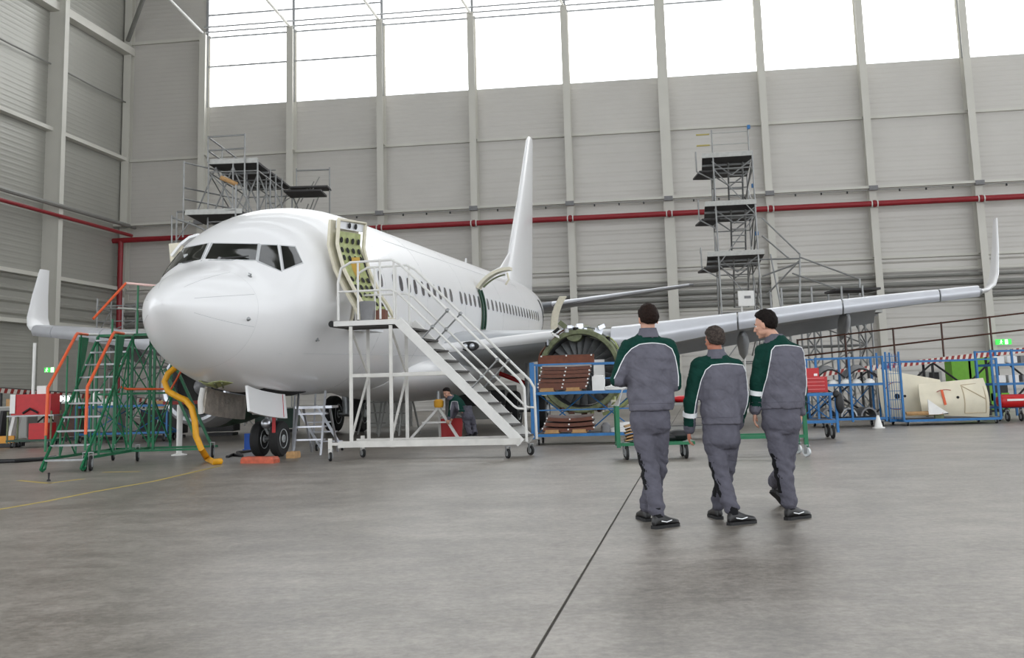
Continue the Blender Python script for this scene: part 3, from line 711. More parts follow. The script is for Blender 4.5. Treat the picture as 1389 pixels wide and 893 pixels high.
# starboard engine, cowled; port engine, uncowled
def nacelle(side, xe=10.6):
    c = A(side*4.9, xe, 1.55); ax = (A(side*4.9, xe+1, 1.55)-c).normalized()
    e = MB().lathe([(.74, .55), (.76, .2), (.82, .04), (.90, 0), (.98, .06), (1.06, .3), (1.10, .9)], c, ax, 40).build('engine_inlet', M['alu'], air)
    MB().lathe([(1.10, .9), (1.12, 1.6), (1.08, 2.6), (.98, 3.4), (.80, 3.9), (.55, 4.0)], c, ax, 40).build('engine_cowl', M['dgreen'], e)
    MB().lathe([(.75, .5), (.0, .52)], c, ax, 40).build('fan_face', M['dark'], e)
    MB().lathe([(.0, .1), (.1, .16), (.22, .4), (.24, .52)], c, ax, 20).build('spinner', M['grey'], e)
    MB().loft([[A(side*4.9+.16*math.cos(t*math.pi/6), x, z+.35*math.sin(t*math.pi/6)) for t in range(12)] for x, z in ((xe+1.2, 2.55), (xe+3, 2.6), (xe+4.5, 2.5))]).build('pylon', M['wingw'], air)
nacelle(-1)
ce = A(5.22, 11.3, 1.66); ax = (A(5.22, 12.3, 1.66)-ce).normalized()
eng = MB().lathe([(.91, 0), (.93, -.05), (1.02, -.05), (1.05, 0), (1.05, .10), (.99, .12), (.99, .8), (1.04, .82), (1.04, .95), (.95, .97), (.90, .9)], ce, ax, 48, closed=True).build('engine_fan_case', M['chromd'], air, angle=.5)
MB().lathe([(.90, .02), (.88, .4), (.88, .9), (.90, .9), (.905, .4), (.92, .02)], ce, ax, 48, closed=True).build('case_liner', M['black'], eng)
for k_ in range(24):
    a = 2*math.pi*k_/24; o = ax.orthogonal().normalized(); o2 = ax.cross(o); d = o*math.cos(a)+o2*math.sin(a); t_ = ax.cross(d)
    g = [[ce+ax*(.42+s*.16)+d*r+t_*(s-.5)*(.10+.16*r) for s in (0, 1)] for r in (.22, .5, .86)]
    MB().sheet(g, .012).build('fan_blade', M['steel'], eng)
MB().lathe([(.0, .08), (.06, .12), (.16, .26), (.23, .42)], ce, ax, 20).build('spinner', M['dark'], eng)
MB().lathe([(.86, .62), (.87, .64)], ce, ax, 40).build('stator_face', M['dark'], eng)
MB().lathe([(.5, .9), (.6, 1.3), (.55, 2.2), (.62, 2.6), (.4, 3.2), (.25, 3.6)], ce, ax, 28).build('engine_core', M['brownd'], eng)
rr_ = random.Random(3)
for k_ in range(44):
    a = rr_.uniform(0, 6.28); o = Vector((0,0,1)); d = o*math.cos(a)+POV*math.sin(a); p = ce+d*1.06+ax*rr_.uniform(-.06, .5); t_ = ax.cross(d)
    sz = (rr_.uniform(.05, .16), rr_.uniform(.05, .12), rr_.uniform(.05, .18))
    MB().box(p, sz, rot_z(rr_.uniform(0, 3))).build('accessory', rr_.choice([M['chrom'], M['steel'], M['alu'], M['dark'], M['brownd'], M['cream']]), eng, smooth=False)
for k_ in range(7):
    a0 = rr_.uniform(0, 6.28); pts = [ce+(Vector((0,0,1))*math.cos(a0+i*.12)+POV*math.sin(a0+i*.12))*(1.09+.03*math.sin(i))+ax*(.1+.09*k_) for i in range(10)]
    MB().tube(pts, .022, 6).build('fuel_pipe', rr_.choice([M['steel'], M['chrom'], M['brown']]), eng)
MB().sheet([[ce+ax*.36+POV*(.30+.28*a)+Vector((0,0,-.35+.62*b)) for a in (0, .5, 1)] for b in (0, .5, 1)], .02).build('fan_reflection', M['paper'], eng)  # white sheet standing in for a bright reflection inside the fan case
# pylon stripped of its fairing, silver fittings on top
pl = MB().loft([[A(5.1+.2*math.cos(t*math.pi/6), x, z+h*math.sin(t*math.pi/6)) for t in range(12)] for x, z, h in ((11.3, 2.55, .15), (12.2, 2.6, .25), (14.0, 2.55, .35), (15.5, 2.3, .3))]).build('engine_pylon', M['chromd'], air)
for k_ in range(16):
    p = A(5.1+rr_.uniform(-.5, .75), rr_.uniform(11.2, 11.9), 2.55+rr_.uniform(-.02, .28))
    MB().box(p, (rr_.uniform(.08, .3), rr_.uniform(.06, .2), rr_.uniform(.05, .14)), Matrix.Rotation(rr_.uniform(-.8, .8), 3, 'Y')).build('pylon_fitting', rr_.choice([M['paper'], M['alu'], M['chromd'], M['chrom'], M['dark']]), pl, smooth=False)
# reverser halves hanging open low behind the fan case
for sg in (-1, 1):
    g = [[ce+ax*x+POV*(sg*(.25+1.0*math.sin(t)))+Vector((0,0,-.1-1.05*math.cos(t)*.95)) for t in np.linspace(.15, 1.25, 8)] for x in (1.0, 1.7, 2.4)]
    MB().sheet(g, .08).build('reverser_half', M['chrom'], eng, angle=.7)
# ================================================================ EQUIPMENT
def caster(P, par, r=.075, m=None, ang=0.0, name='caster'):
    # P is the floor contact point
    P = Vector(P); ax = Vector((math.cos(ang), math.sin(ang), 0)); c = P+Vector((0,0,r))
    t = MB().lathe([(r*.6, -.02), (r*.95, -.022), (r, 0), (r*.95, .022), (r*.6, .02)], c, ax, 18).build(name, m or M['rubber'], par)
    MB().lathe([(.0, -.024), (r*.55, -.024), (r*.55, .024), (0, .024)], c, ax, 12).build('hub', M['hub'], t)
    MB().box(c+ax*.036+Vector((0,0,r*.5)), (.008, .05, r*1.8), rot_z(ang)).box(c-ax*.036+Vector((0,0,r*.5)), (.008, .05, r*1.8), rot_z(ang)).box(c+Vector((0,0,r*1.4)), (.09, .07, .012), rot_z(ang)).build('fork', M['steel'], t, smooth=False)
    return t
# ---- white mobile boarding stairs at the forward door
F = Frame((-3.38, 20.14), AYAW)
st = thing('boarding_stairs', 'white wheeled boarding stairs standing at the forward door of the airliner', 'stairs', F(0, 0, 0), -AYAW)
W_ = .95
for v in (0, W_):
    MB().bar(F(.19, v, .29), F(3.49, v, .29), .07, .11).build('base_rail', M['whitedirty'], st, smooth=False)
    for u in (.42, 1.17): MB().bar(F(u, v, .34), F(u, v, 2.38), .06).build('post', M['whitedirty'], st, smooth=False)
    MB().bar(F(1.30, v, 2.46), F(3.50, v, .26), .05, .16).build('stringer', M['white'], st, smooth=False)
    MB().bar(F(.42, v, 1.5), F(2.25, v, 1.5), .045, .06).build('mid_rail', M['whitedirty'], st, smooth=False)
    MB().tube([F(.18, v, 2.5), F(.18, v, 3.2), F(.24, v, 3.45), F(.42, v, 3.55), F(1.2, v, 3.56), F(1.36, v, 3.47), F(1.5, v, 3.34), F(3.50, v, 1.34), F(3.58, v, 1.2), F(3.60, v, .28)], .024, 8).build('handrail', M['white'], st)
    MB().tube([F(.18, v, 3.02), F(1.18, v, 3.02), F(1.32, v, 2.95), F(3.38, v, .90), F(3.45, v, .85), F(3.58, v, .84)], .02, 8).build('knee_rail', M['white'], st)
    for u in (.56, .98, 1.24): MB().tube([F(u, v, 2.5), F(u, v, 3.56)], .02, 8).build('baluster', M['white'], st)
    for (a, b) in (((2.23, 2.60), (1.69, 2.06)), ((3.12, 1.70), (2.56, 1.14))):
        MB().tube([F(a[0], v, a[1]), F(b[0], v, b[1])], .016, 8).build('rail_brace', M['steel'], st)
        for s in (0, .52): MB().sphere(F(a[0]+(b[0]-a[0])*s, v, a[1]+(b[1]-a[1])*s), .042, 8, 6).build('clamp', M['steel'], st)
for (a, b) in (((.42, 0, .4), (.42, W_, 1.5)), ((.42, 0, 2.35), (.42, W_, 1.5)), ((1.17, 0, 2.35), (1.17, W_, 1.5)), ((1.17, 0, .4), (1.17, W_, 1.5))):
    MB().bar(F(*a), F(*b), .035).build('diagonal_brace', M['whitedirty'], st, smooth=False)
for u in (.19, 1.17, 3.2): MB().bar(F(u, 0, .27), F(u, W_, .27), .06, .09).build('cross_member', M['whitedirty'], st, smooth=False)
pf_ = MB().box(F(.70, W_/2, 2.44), (1.2, W_+.06, .09), F.R).build('platform', M['white'], st, smooth=False)
MB().box(F(.70, W_/2, 2.385), (1.1, W_-.06, .03), F.R).build('platform_underside', M['tread'], pf_, smooth=False)
MB().tube([F(.06, -.03, 2.44), F(.06, W_+.03, 2.44)], .06, 12).build('rubber_bumper', M['rubber'], st)
for k_ in range(11):
    u = 1.47+2.0*k_/10.3; z = 2.30-(u-1.47)*1.0
    t_ = MB().box(F(u+.02, W_/2, z), (.24, W_-.06, .035), F.R).build('step', M['tread'], st, smooth=False)
for (u, v, r) in ((.02, 0, .085), (.30, W_, .085)):
    MB().bar(F(u, v, .14), F(u, v, .40), .07).bar(F(u, v, .30), F(u+.2, v, .30), .05).build('caster_post', M['whitedirty'], st, smooth=False)
for (u, v, r) in ((.02, 0, .085), (.30, W_, .085), (3.26, 0, .085), (3.5, W_*.9, .085)):
    caster(F(u, v, 0), st, r, ang=.3+u)
tag(MB().lathe([(.0, 0), (.13, 0), (.15, .36), (.14, .37), (.125, .03), (0, .03)], F(.62, .35, 2.485), (0,0,1), 16).build('bin', M['grey']), 'grey plastic bin on the platform of the white boarding stairs', 'bin')
tag(MB().box(F(.86, .45, 2.485+.1), (.18, .16, .20), F.R).box(F(.86, .45, 2.485+.21), (.10, .14, .02), F.R).build('cardboard_box', M['brown'], smooth=False), 'small brown box beside the grey bin on the stair platform', 'box')

# ---- green mobile dock with orange handrails
gx0, gx1 = -8.06, -7.38
gs = thing('maintenance_stairs', 'green wheeled maintenance stairs with orange handrails left of the nose', 'stairs', (-7.7, 20.5, 0))
G = lambda x, y, z: Vector((x, y, z))
nst = 10
for x in (gx0, gx1):
    MB().tube([G(x, 19.02, .06), G(x, 19.1, .03), G(x, 19.2, .06), G(x, 19.25, .22)], .022, 8).build('foot', M['green'], gs)
    MB().bar(G(x, 19.02, .05), G(x, 21.45, 2.40), .03, .055).build('stringer', M['green'], gs, smooth=False)
    MB().bar(G(x, 19.2, .22), G(x, 22.5, .22), .045).build('base_rail', M['green'], gs, smooth=False)
    MB().tube([G(x, 19.18, .35), G(x, 19.18, .62), G(x, 19.22, .72)], .022, 8).build('rail_stub', M['green'], gs)
    MB().tube([G(x, 19.18, .62), G(x, 19.2, 1.42), G(x, 20.35, 2.38), G(x, 20.42, 2.42), G(x, 20.9, 2.42)], .028, 8).build('handrail', M['orange'], gs)
    MB().tube([G(x, 20.9, 2.42), G(x, 21.4, 2.44)], .026, 8).build('handrail_end', M['white'], gs)
    for y in (19.8, 20.5, 21.2): MB().tube([G(x, y, .22), G(x, y, (y-19.02)*.965+.05)], .02, 6).build('upright', M['green'], gs)
    for y in (20.0, 20.6): MB().tube([G(x, y, (y-19.02)*.965+.05), G(x, y, min(2.4, (y-19.02)*.965+1.05))], .018, 6).build('rail_post', M['green'], gs)
    MB().prism([G(x-.01, 20.52, 2.36), G(x-.01, 20.95, 2.36), G(x-.01, 20.80, 1.95), G(x-.01, 20.42, 1.45)], (.02, 0, 0)).build('gusset_plate', M['green'], gs, smooth=False)
    for a, b in (((19.8, .22), (20.5, 1.5)), ((20.5, .22), (19.85, .82)), ((20.5, .3), (21.2, 2.1)), ((21.2, .3), (20.5, 1.45))):
        MB().tube([G(x, *a), G(x, *b)], .014, 6).build('diagonal_brace', M['green'], gs)
for k_ in range(nst):
    MB().box(G((gx0+gx1)/2, 19.24+.24*k_, .2+.236*k_), (gx1-gx0, .20, .03)).build('step', M['steel'], gs, smooth=False)
px1 = -6.95
MB().box(G((gx0+px1)/2, 21.95, 2.42), (px1-gx0, 1.1, .05)).build('platform', M['green'], gs, smooth=False)
for x in (gx0, gx1, px1):
    for y in (21.42, 22.48):
        MB().bar(G(x, y, .2), G(x, y, 2.4), .045).build('leg', M['green'], gs, smooth=False)
for x0_, x1_ in ((gx0, gx1), (gx1, px1)):
    for y in (21.42, 22.48):
        for a, b in ((.3, 1.3), (1.3, .3), (1.3, 2.3), (2.3, 1.3)):
            MB().tube([G(x0_, y, a), G(x1_, y, b)], .014, 6).build('diagonal_brace', M['green'], gs)
for z in (.22, 1.3):
    for y in (21.42, 22.48): MB().bar(G(gx0, y, z), G(px1 if z > 1 else -6.0, y, z), .04).build('cross_rail', M['green'], gs, smooth=False)
for y in (21.42, 22.2):
    MB().bar(G(-6.05, y, .25), G(-6.75, y, 1.75), .05).build('outrigger', M['green'], gs, smooth=False)
for x in (px1-.1, ): 
    for a, b in ((.3, 1.2), (1.2, .3)): MB().tube([G(px1, 21.42, a), G(px1, 22.48, b)], .014, 6).build('diagonal_brace', M['green'], gs)
# guard rails of the platform
MB().tube([G(-8.15, 21.4, 2.75), G(-7.85, 22.3, 3.52)], .026, 8).build('upper_handrail', M['orange'], gs)
MB().tube([G(-7.85, 22.3, 3.52), G(-6.95, 22.45, 3.42)], .026, 8).build('upper_rail', mat('rust_white', (232, 196, 190), .5), gs)
MB().tube([G(-6.95, 22.45, 3.42), G(-6.95, 22.45, 3.15)], .03, 8).build('upper_rail_end', M['red'], gs)
MB().tube([G(-8.0, 22.3, 3.02), G(-6.95, 22.45, 2.92)], .02, 8).build('knee_rail', M['deckl'], gs)
for x, z1 in ((-8.12, 2.8), (-7.62, 3.5), (-7.3, 3.45)):
    MB().tube([G(x, 22.35, 2.4), G(x, 22.35, z1)], .022, 8).build('rail_post', M['green'], gs)
MB().tube([at(164,525,21.0), at(172,528,21.0), at(232,528,21.3), at(246,503,21.3)], .022, 8).build('lower_rail', M['orange'], gs)
for P in ((-7.42, 19.3), (-7.32, 19.3), (-8.02, 22.3), (-7.4, 21.9), (-6.0, 22.1)):
    caster((P[0], P[1], 0), gs, .13, ang=.2)
# ---- racks and trolleys
def rack(nm, label, cat, F, L, D, H, shelves, m, posts=None, xb=True, cr=.06, group=None, sm='tread', topdrop=0.0):
    t = thing(nm, label, cat, F(0, 0, 0), -F.yaw, group)
    z0 = .13
    for u in (posts or (0, L)):
        for v in (0, D): MB().bar(F(u, v, z0), F(u, v, H), .05).build('post', m, t, smooth=False)
    for z in shelves:
        for v in (0, D): MB().bar(F(0, v, z), F(L, v, z), .04, .06).build('shelf_rail', m, t, smooth=False)
        for u in (0, L): MB().bar(F(u, 0, z), F(u, D, z), .04, .06).build('end_rail', m, t, smooth=False)
        MB().box(F(L/2, D/2, z+.02), (L-.04, D-.04, .02), F.R).build('shelf', M[sm], t, smooth=False)
    if H > shelves[-1]+.2:
        for v in (0, D): MB().bar(F(0, v, H-.03), F(L, v, H-.03), .035).build('top_rail', m, t, smooth=False)
    if xb:
        for a, b in zip(shelves[:-1], shelves[1:]):
            MB().tube([F(0, D, a), F(L/2, D, b)], .014, 6).build('cross_brace', m, t); MB().tube([F(0, D, b), F(L/2, D, a)], .014, 6).build('cross_brace', m, t)
            MB().tube([F(L/2, D, a), F(L, D, b)], .014, 6).build('cross_brace', m, t); MB().tube([F(L/2, D, b), F(L, D, a)], .014, 6).build('cross_brace', m, t)
    for u in (.1, L-.1):
        for v in (.05, D-.05): caster(F(u, v, 0), t, cr)
    return t
# rack A in front of the port engine
FA = Frame((.33, 23.6), .12)
ra = rack('parts_rack', 'blue open rack holding brown panels in front of the uncowled engine', 'rack', FA, 2.15, 1.0, 1.70, (.2, 1.07), M['blue'])
MB().bar(FA(1.3, 1.0, 1.36), FA(2.15, 1.0, 1.36), .03).build('rear_rail', M['blue'], ra, smooth=False)
MB().bar(FA(0, 0, .72), FA(2.15, 0, .72), .025).build('front_rail', M['blue'], ra, smooth=False)
MB().bar(FA(0.0, 0, .2), FA(0, 0, 1.72), .1, .1).build('corner_post', M['blue'], ra, smooth=False)
def brown_panel(P, w_, d_, arch, tilt, label, grp, dark=False):
    # a thin curved composite panel lying on edge-up arc, with pale clips
    g = []
    for i in range(9):
        s = i/8-.5
        g.append([P+FA.u*(s*w_*(1+.03*j))+FA.v*(j*d_)+Vector((0, 0, arch*(1-4*s*s)+tilt*j)) for j in (0, .5, 1)])
    o = MB().sheet(g, .018).build('composite_panel', M['brownd' if dark else 'brown'], angle=.7)
    tag(o, label, 'panel', grp)
    MB().sheet([[g[i][0]+Vector((0,0,-.05)), g[i][0]+Vector((0,0,.02))] for i in range(9)], .012).build('panel_flange', M['brown'], o, local=False)
    for i in (0, 4, 8):
        MB().box(g[i][0]-FA.v*.02+Vector((0,0,.0)), (.03, .02, .03), FA.R).build('clip', M['paper'], o, smooth=False, local=False)
    return o
pos = ['lowest', 'second lowest', 'third lowest', 'fourth from the bottom', 'fifth from the bottom', 'sixth from the bottom', 'topmost, upstanding']
zz = [1.20, 1.27, 1.35, 1.45, 1.53, 1.61, 1.70]
for i in range(6):
    brown_panel(FA(.62+.02*i, .12, zz[i]), 1.02+.03*(i % 2), .55, -.012, .07, 'brown curved composite panel on the upper shelf, %s in the stack' % pos[i], 'brown panels on the upper shelf', dark=i % 2)
g = [[FA(.14+1.18*s, .14+.08*j, 1.66+.20*j-.0*s) for j in (0, .5, 1)] for s in np.linspace(0, 1, 7)]
o = MB().sheet(g, .02).build('composite_panel', M['brown'], angle=.7); tag(o, 'brown curved composite panel standing upright on top of the upper stack', 'panel', 'brown panels on the upper shelf')
for s in (.05, .5, .95): MB().box(FA(.14+1.18*s, .13, 1.85), (.03,.02,.03), FA.R).build('clip', M['paper'], o, smooth=False, local=False)
for i in range(3):
    brown_panel(FA(.72+.02*i, .12, .34+.105*i), 1.08-.06*i, .5, -.03, .05, 'brown curved composite panel on the bottom shelf of the blue rack, %s in the stack' % ('lowest', 'middle', 'topmost')[i], 'brown panels on the bottom shelf', dark=i % 2)
for i, (u, z) in enumerate(((.38, .23), (.95, .23), (.3, 1.10), (.85, 1.10))):
    tag(MB().box(FA(u, .35, z+.045), (.28, .55, .07), FA.R).box(FA(u, .35, z+.015), (.32, .6, .02), FA.R).build('packing_block', M['wood'], smooth=False), 'wooden block under the brown panels, %s' % ('left one on the bottom shelf', 'right one on the bottom shelf', 'left one on the upper shelf', 'right one on the upper shelf')[i], 'block', 'wooden blocks under the panels')
o = tag(MB().box(FA(1.38, .4, 1.25), (.26, .3, .30), FA.R).box(FA(1.38, .4, 1.41), (.20, .24, .03), FA.R).build('plastic_canister', M['paper'], smooth=False), 'square white plastic canister on the upper shelf beside the brown panels', 'canister')
o = tag(MB().loft([[FA(1.85+.36*a*math.cos(t*math.pi/8), .4+.2*a*math.sin(t*math.pi/8), z) for t in range(16)] for z, a in ((1.11, 1), (1.17, 1), (1.2, .6), (1.26, .55), (1.28, .2))]).build('white_fitting', M['paper']), 'white moulded fitting with raised centre on the upper shelf', 'fitting')
o = tag(MB().loft([[FA(1.95+.38*a*math.cos(t*math.pi/8), .4+.2*a*math.sin(t*math.pi/8), z) for t in range(16)] for z, a in ((.23, 1), (.30, 1), (.33, .7), (.42, .5), (.43, .2))]).build('white_fitting', M['paper']), 'white moulded fitting lying on the bottom shelf of the blue rack', 'fitting')
tag(MB().lathe([(.0,0),(.1,0),(.1,.14),(.05,.2),(.0,.2)], FA(1.5, .3, .23), (0,0,1), 12).build('small_pot', M['grey']), 'small grey pot on the bottom shelf beside the brown panels', 'pot')
FB = Frame((3.1, 24.4), .1)
rack('low_table', 'low dark table behind the green cart, seen between two walking men', 'table', FB, 1.5, .7, .80, (.25, .76), M['duct'], xb=False, cr=.07)
tag(MB().sphere(FB(.5, .3, .86), (.24, .16, .08), 14, 8).sphere(FB(.66, .28, .9), (.12, .12, .09), 10, 8).build('red_cloth', M['red']), 'crumpled red cloth lying on a low dark table between the walking men', 'cloth')
# green platform cart
FC = Frame((1.62, 18.2), .05)
gc = thing('platform_cart', 'green wheeled cart with an upright handle frame behind the left man', 'cart', FC(0, 0, 0), -.05)
MB().box(FC(.6, .35, .25), (1.25, .72, .05), FC.R).build('deck', M['green'], gc, smooth=False)
for v in (0, .7): MB().bar(FC(.0, v, .2), FC(.0, v, .86), .06).build('upright', M['green'], gc, smooth=False)
MB().bar(FC(.0, 0, .84), FC(.0, .7, .84), .05).build('top_bar', M['green'], gc, smooth=False)
MB().box(FC(.01, .35, .5), (.02, .62, .5), FC.R).build('end_panel', M['dgreen'], gc, smooth=False)
MB().tube([FC(.03, .1, .86), FC(.1, .1, 1.12), FC(.2, .1, 1.16), FC(.5, .1, 1.1)], .014, 6).build('hoop', M['steel'], gc)
for u in (.13, 1.08):
    for v in (.06, .64): caster(FC(u, v, 0), gc, .115, ang=0.05)
for i in range(5):
    g = [[FC(.12+.30*s+.02*(i % 2), .12+.5*j, .29+.055*i+.03*math.sin(3*s)) for j in (0, .5, 1)] for s in (0, .33, .66, 1)]
    tag(MB().sheet(g, .02).build('wooden_board', M['wood'], angle=.6), 'thin bent brown board on the green cart, %s of five' % ('lowest', 'second', 'middle', 'fourth', 'topmost')[i], 'board', 'boards stacked on the green cart')
tag(MB().sphere(FC(1.0, .35, .36), (.2, .16, .1), 14, 8).sphere(FC(.86, .3, .33), (.14, .12, .07), 12, 8).sphere(FC(1.12, .32, .38), (.08, .1, .08), 10, 6).build('black_bag', M['black']), 'soft black bag on the right end of the green cart', 'bag')
# green table frame to the right
FT = Frame((3.15, 18.0), .08)
tf = thing('table_frame', 'bright green tubular trolley frame behind the right man', 'trolley', FT(0, 0, 0), -.08)
for u in (.0, 1.42):
    for v in (0, .8): MB().bar(FT(u, v, .16), FT(u, v, .98), .06).build('leg', M['green'], tf, smooth=False)
for v in (0, .8):
    MB().bar(FT(0, v, .32), FT(1.42, v, .32), .05).build('lower_rail', M['green'], tf, smooth=False)
for u in (0, 1.42): MB().bar(FT(u, 0, .95), FT(u, .8, .95), .05).build('upper_rail', M['green'], tf, smooth=False)
for u in (.0, 1.42):
    for v in (0, .8): caster(FT(u, v, 0), tf, .075, m=M['hub'], ang=.6)
# toolbox table
F2 = Frame((5.15, 23.0), .12)
r2 = rack('work_table', 'blue wheeled work table carrying the red tool chest', 'table', F2, 1.35, .8, .93, (.35, .90), M['blue'], cr=.14)
tb_ = thing('tool_chest', 'red stepped metal tool chest with drawers on the blue work table', 'tool chest', F2(.95, .4, .93), -.12)
MB().box(F2(.93, .42, 1.10), (.62, .4, .32), F2.R).build('chest_body', M['red'], tb_, smooth=False)
MB().box(F2(.85, .44, 1.34), (.48, .34, .20), F2.R).build('top_box', M['red'], tb_, smooth=False)
for i in range(4):
    d_ = MB().box(F2(.93, .21, .985+.075*i), (.58, .02, .06), F2.R).build('drawer', M['red'], tb_, smooth=False)
    MB().box(F2(.93, .195, 1.005+.075*i), (.5, .015, .012), F2.R).build('drawer_handle', mat('pink_handle', (224,120,120), .4) if i == 0 else MATS['pink_handle'], d_, smooth=False)  # drawer handles in pale pink
MB().box(F2(.78, .265, 1.38), (.10, .01, .06), Matrix.Rotation(.5, 3, 'Y')).build('sticker', M['paper'], tb_, smooth=False)
MB().box(F2(1.02, .265, 1.30), (.07, .01, .05), F2.R).build('sticker', M['paper'], tb_, smooth=False)
tag(MB().sphere(F2(1.42, -.03, .72), (.09, .07, .22), 12, 8).sphere(F2(1.36, -.03, .9), (.07, .07, .08), 10, 6).build('black_jacket', M['black']), 'black jacket hanging from the corner of the blue work table', 'jacket')
# rack C with engine parts, wheel arches
F3 = Frame(gnd(1112, 581)[:2], .05)
r3 = rack('parts_rack', 'blue two level rack with grey engine cowl parts behind the tool chest', 'rack', F3, 1.66, 1.1, 1.75, (.2, 1.05), M['blue'], posts=(0, .83, 1.66), group=None)
for i in range(5):
    u = .2+.3*i
    tag(MB().lathe([(.13, 0), (.12, .05), (.07, .1), (.0, .12)], F3(u, .35+.1*(i % 2), 1.08), (0,0,1), 12).build('white_cup', M['paper']), 'white domed plastic cap on the middle shelf, %s from the left' % ('first', 'second', 'third', 'fourth', 'fifth')[i], 'cap', 'white caps on the blue rack shelf')
for i, u in enumerate((.32, .8, 1.3)):
    tag(MB().sheet([[F3(u+.21*math.cos(a), .2+.7*j, .24+.24*math.sin(a)) for j in (0, .5, 1)] for a in np.linspace(.1, 3.04, 10)], .04).build('cowl_section', M['grey' if i != 1 else 'steel'], angle=.7), 'arched grey cowl section on the bottom of the blue rack, %s' % ('left', 'middle', 'right')[i], 'cowl', 'arched cowl sections')
for i, (u, w2) in enumerate(((.42, .7), (1.2, .75))):
    tag(MB().sheet([[F3(u+w2*(s-.5), .3+.5*j, 1.2+.22*math.sin(3.14*s)+.1*j) for j in (0, .5, 1)] for s in np.linspace(0, 1, 8)], .04).build('dark_duct', M['black'], angle=.7), 'dark curved duct resting on the middle shelf of the blue rack, %s one' % ('left', 'right')[i], 'duct', 'dark ducts')
# wire cage standing between
F4 = Frame(gnd(1208, 577.5)[:2], .0)
cg = thing('wire_cage', 'tall blue wire mesh cage trolley beside the beige cowls', 'cage', F4(0, 0, 0))
for u in (0, .34):
    for v in (0, .7): MB().bar(F4(u, v, .08), F4(u, v, 1.85), .04).build('post', M['blue'], cg, smooth=False)
for i in range(8): MB().tube([F4(0, 0, .2+.22*i), F4(.34, 0, .2+.22*i)], .007, 5).build('mesh_wire', M['blue'], cg)
for i in range(5): MB().tube([F4(.05+.06*i, 0, .15), F4(.05+.06*i, 0, 1.8)], .007, 5).build('mesh_wire', M['blue'], cg)
MB().box(F4(.17, .35, .12), (.36, .72, .06), F4.R).build('base', M['blue'], cg, smooth=False)
# rack D with beige cowls
F5 = Frame(gnd(1227, 578)[:2], -.0)
r5 = rack('cowl_trolley', 'long low blue trolley carrying large beige cowl halves', 'trolley', F5, 2.42, 1.2, 1.62, (.12,), M['blue'], xb=False)
def cowl(ul, ur, v, zb, zt, lean, label, flip=0):
    g = []
    for i in range(13):
        s = i/12; row = []
        for j in range(9):
            t = j/8
            top = zt[0]+(zt[1]-zt[0])*s; bot = zb[0]+(zb[1]-zb[0])*s
            bulge = .16*math.sin(math.pi*t)
            uu = ul+(ur-ul)*s
            if s < .01: uu += .08*math.sin(math.pi*t)*-1
            row.append(F5(uu, v-bulge+lean*t, bot+(top-bot)*t))
        g.append(row)
    o = MB().sheet(g, .05).build('engine_cowl_half', M['beige'], angle=.8); return tag(o, label, 'cowl', None)
c1 = cowl(-.25, 1.35, .85, (.22, .2), (1.42, 1.08), .2, 'large beige curved engine cowl half at the back of the blue trolley')
c2 = cowl(.62, 2.28, .42, (.26, .16), (.98, 1.10), .15, 'large beige curved engine cowl half with orange stripe at the front of the trolley')
for par, u, v, z, r in ((c1, .12, .74, .72, .07), (c1, .32, .74, .72, .035), (c2, 1.5, .29, .66, .035)):
    MB().lathe([(r, 0), (r, .012), (r*.4, .014)], F5(u, v-.0, z), -F5.v, 14).build('access_hole', M['dark'], par, local=False)
MB().bar(F5(1.10, .28, .86), F5(1.16, .255, .48), .06, .02).build('orange_stripe', M['orange'], c2, smooth=False, local=False)
MB().tube([F5(1.2+.28*math.sin(a), .29, .72+.14*math.cos(a)) for a in np.linspace(-.9, .5, 9)], .010, 5).build('red_curve_mark', M['redw'], c2, local=False)
MB().tube([F5(.12+.3*math.sin(a), .73, .82+.26*math.cos(a)) for a in np.linspace(-1.2, .3, 9)], .010, 5).build('red_curve_mark', M['redw'], c1, local=False)
MB().tube([F5(.12+.3*math.sin(a), .72, .55-.16*math.cos(a)) for a in np.linspace(-1.1, .2, 9)], .010, 5).build('red_curve_mark', M['redw'], c1, local=False)
for q in (((1.66, .26), (1.66, .96)), ((1.66, .96), (2.2, 1.0)), ((2.2, 1.0), (2.2, .26)), ((2.2, .26), (1.66, .26)), ((1.66, .94), (2.2, .6))):
    def vv(z): return .42-.16*math.sin(math.pi*max(0,(z-.2))/.86)+.15*(z-.2)/.86-.06
    MB().tube([F5(q[0][0]+(q[1][0]-q[0][0])*i/6, vv(q[0][1]+(q[1][1]-q[0][1])*i/6), q[0][1]+(q[1][1]-q[0][1])*i/6) for i in range(7)], .014, 5).build('stiffener', mat('tan_edge', (190,174,146), .6) if 'tan_edge' not in MATS else MATS['tan_edge'], c2, local=False)
tag(MB().box(F5(.92, .12, .25), (.22, .1, .2), F5.R).box(F5(.92, .06, .27), (.1, .03, .1), F5.R).build('green_unit', M['chromd'], smooth=False), 'small dark green unit on the blue trolley under the orange stripe', 'unit')
tag(MB().sheet([[F5(.08+.9*s, -.0+.1*j, .25+.05*j) for j in (0, 1)] for s in (0, .5, 1)], .05).build('flat_board', M['wood'], smooth=False), 'flat tan board lying on the left of the blue trolley', 'board')
tag(MB().sheet([[F5(.62+.5*s, .0, .26+.38*(1-s)*j) for j in (0, .5, 1)] for s in (0, .5, 1)], .03).build('white_sheet', M['paper'], smooth=False), 'triangular white sheet leaning on the beige cowl', 'sheet')
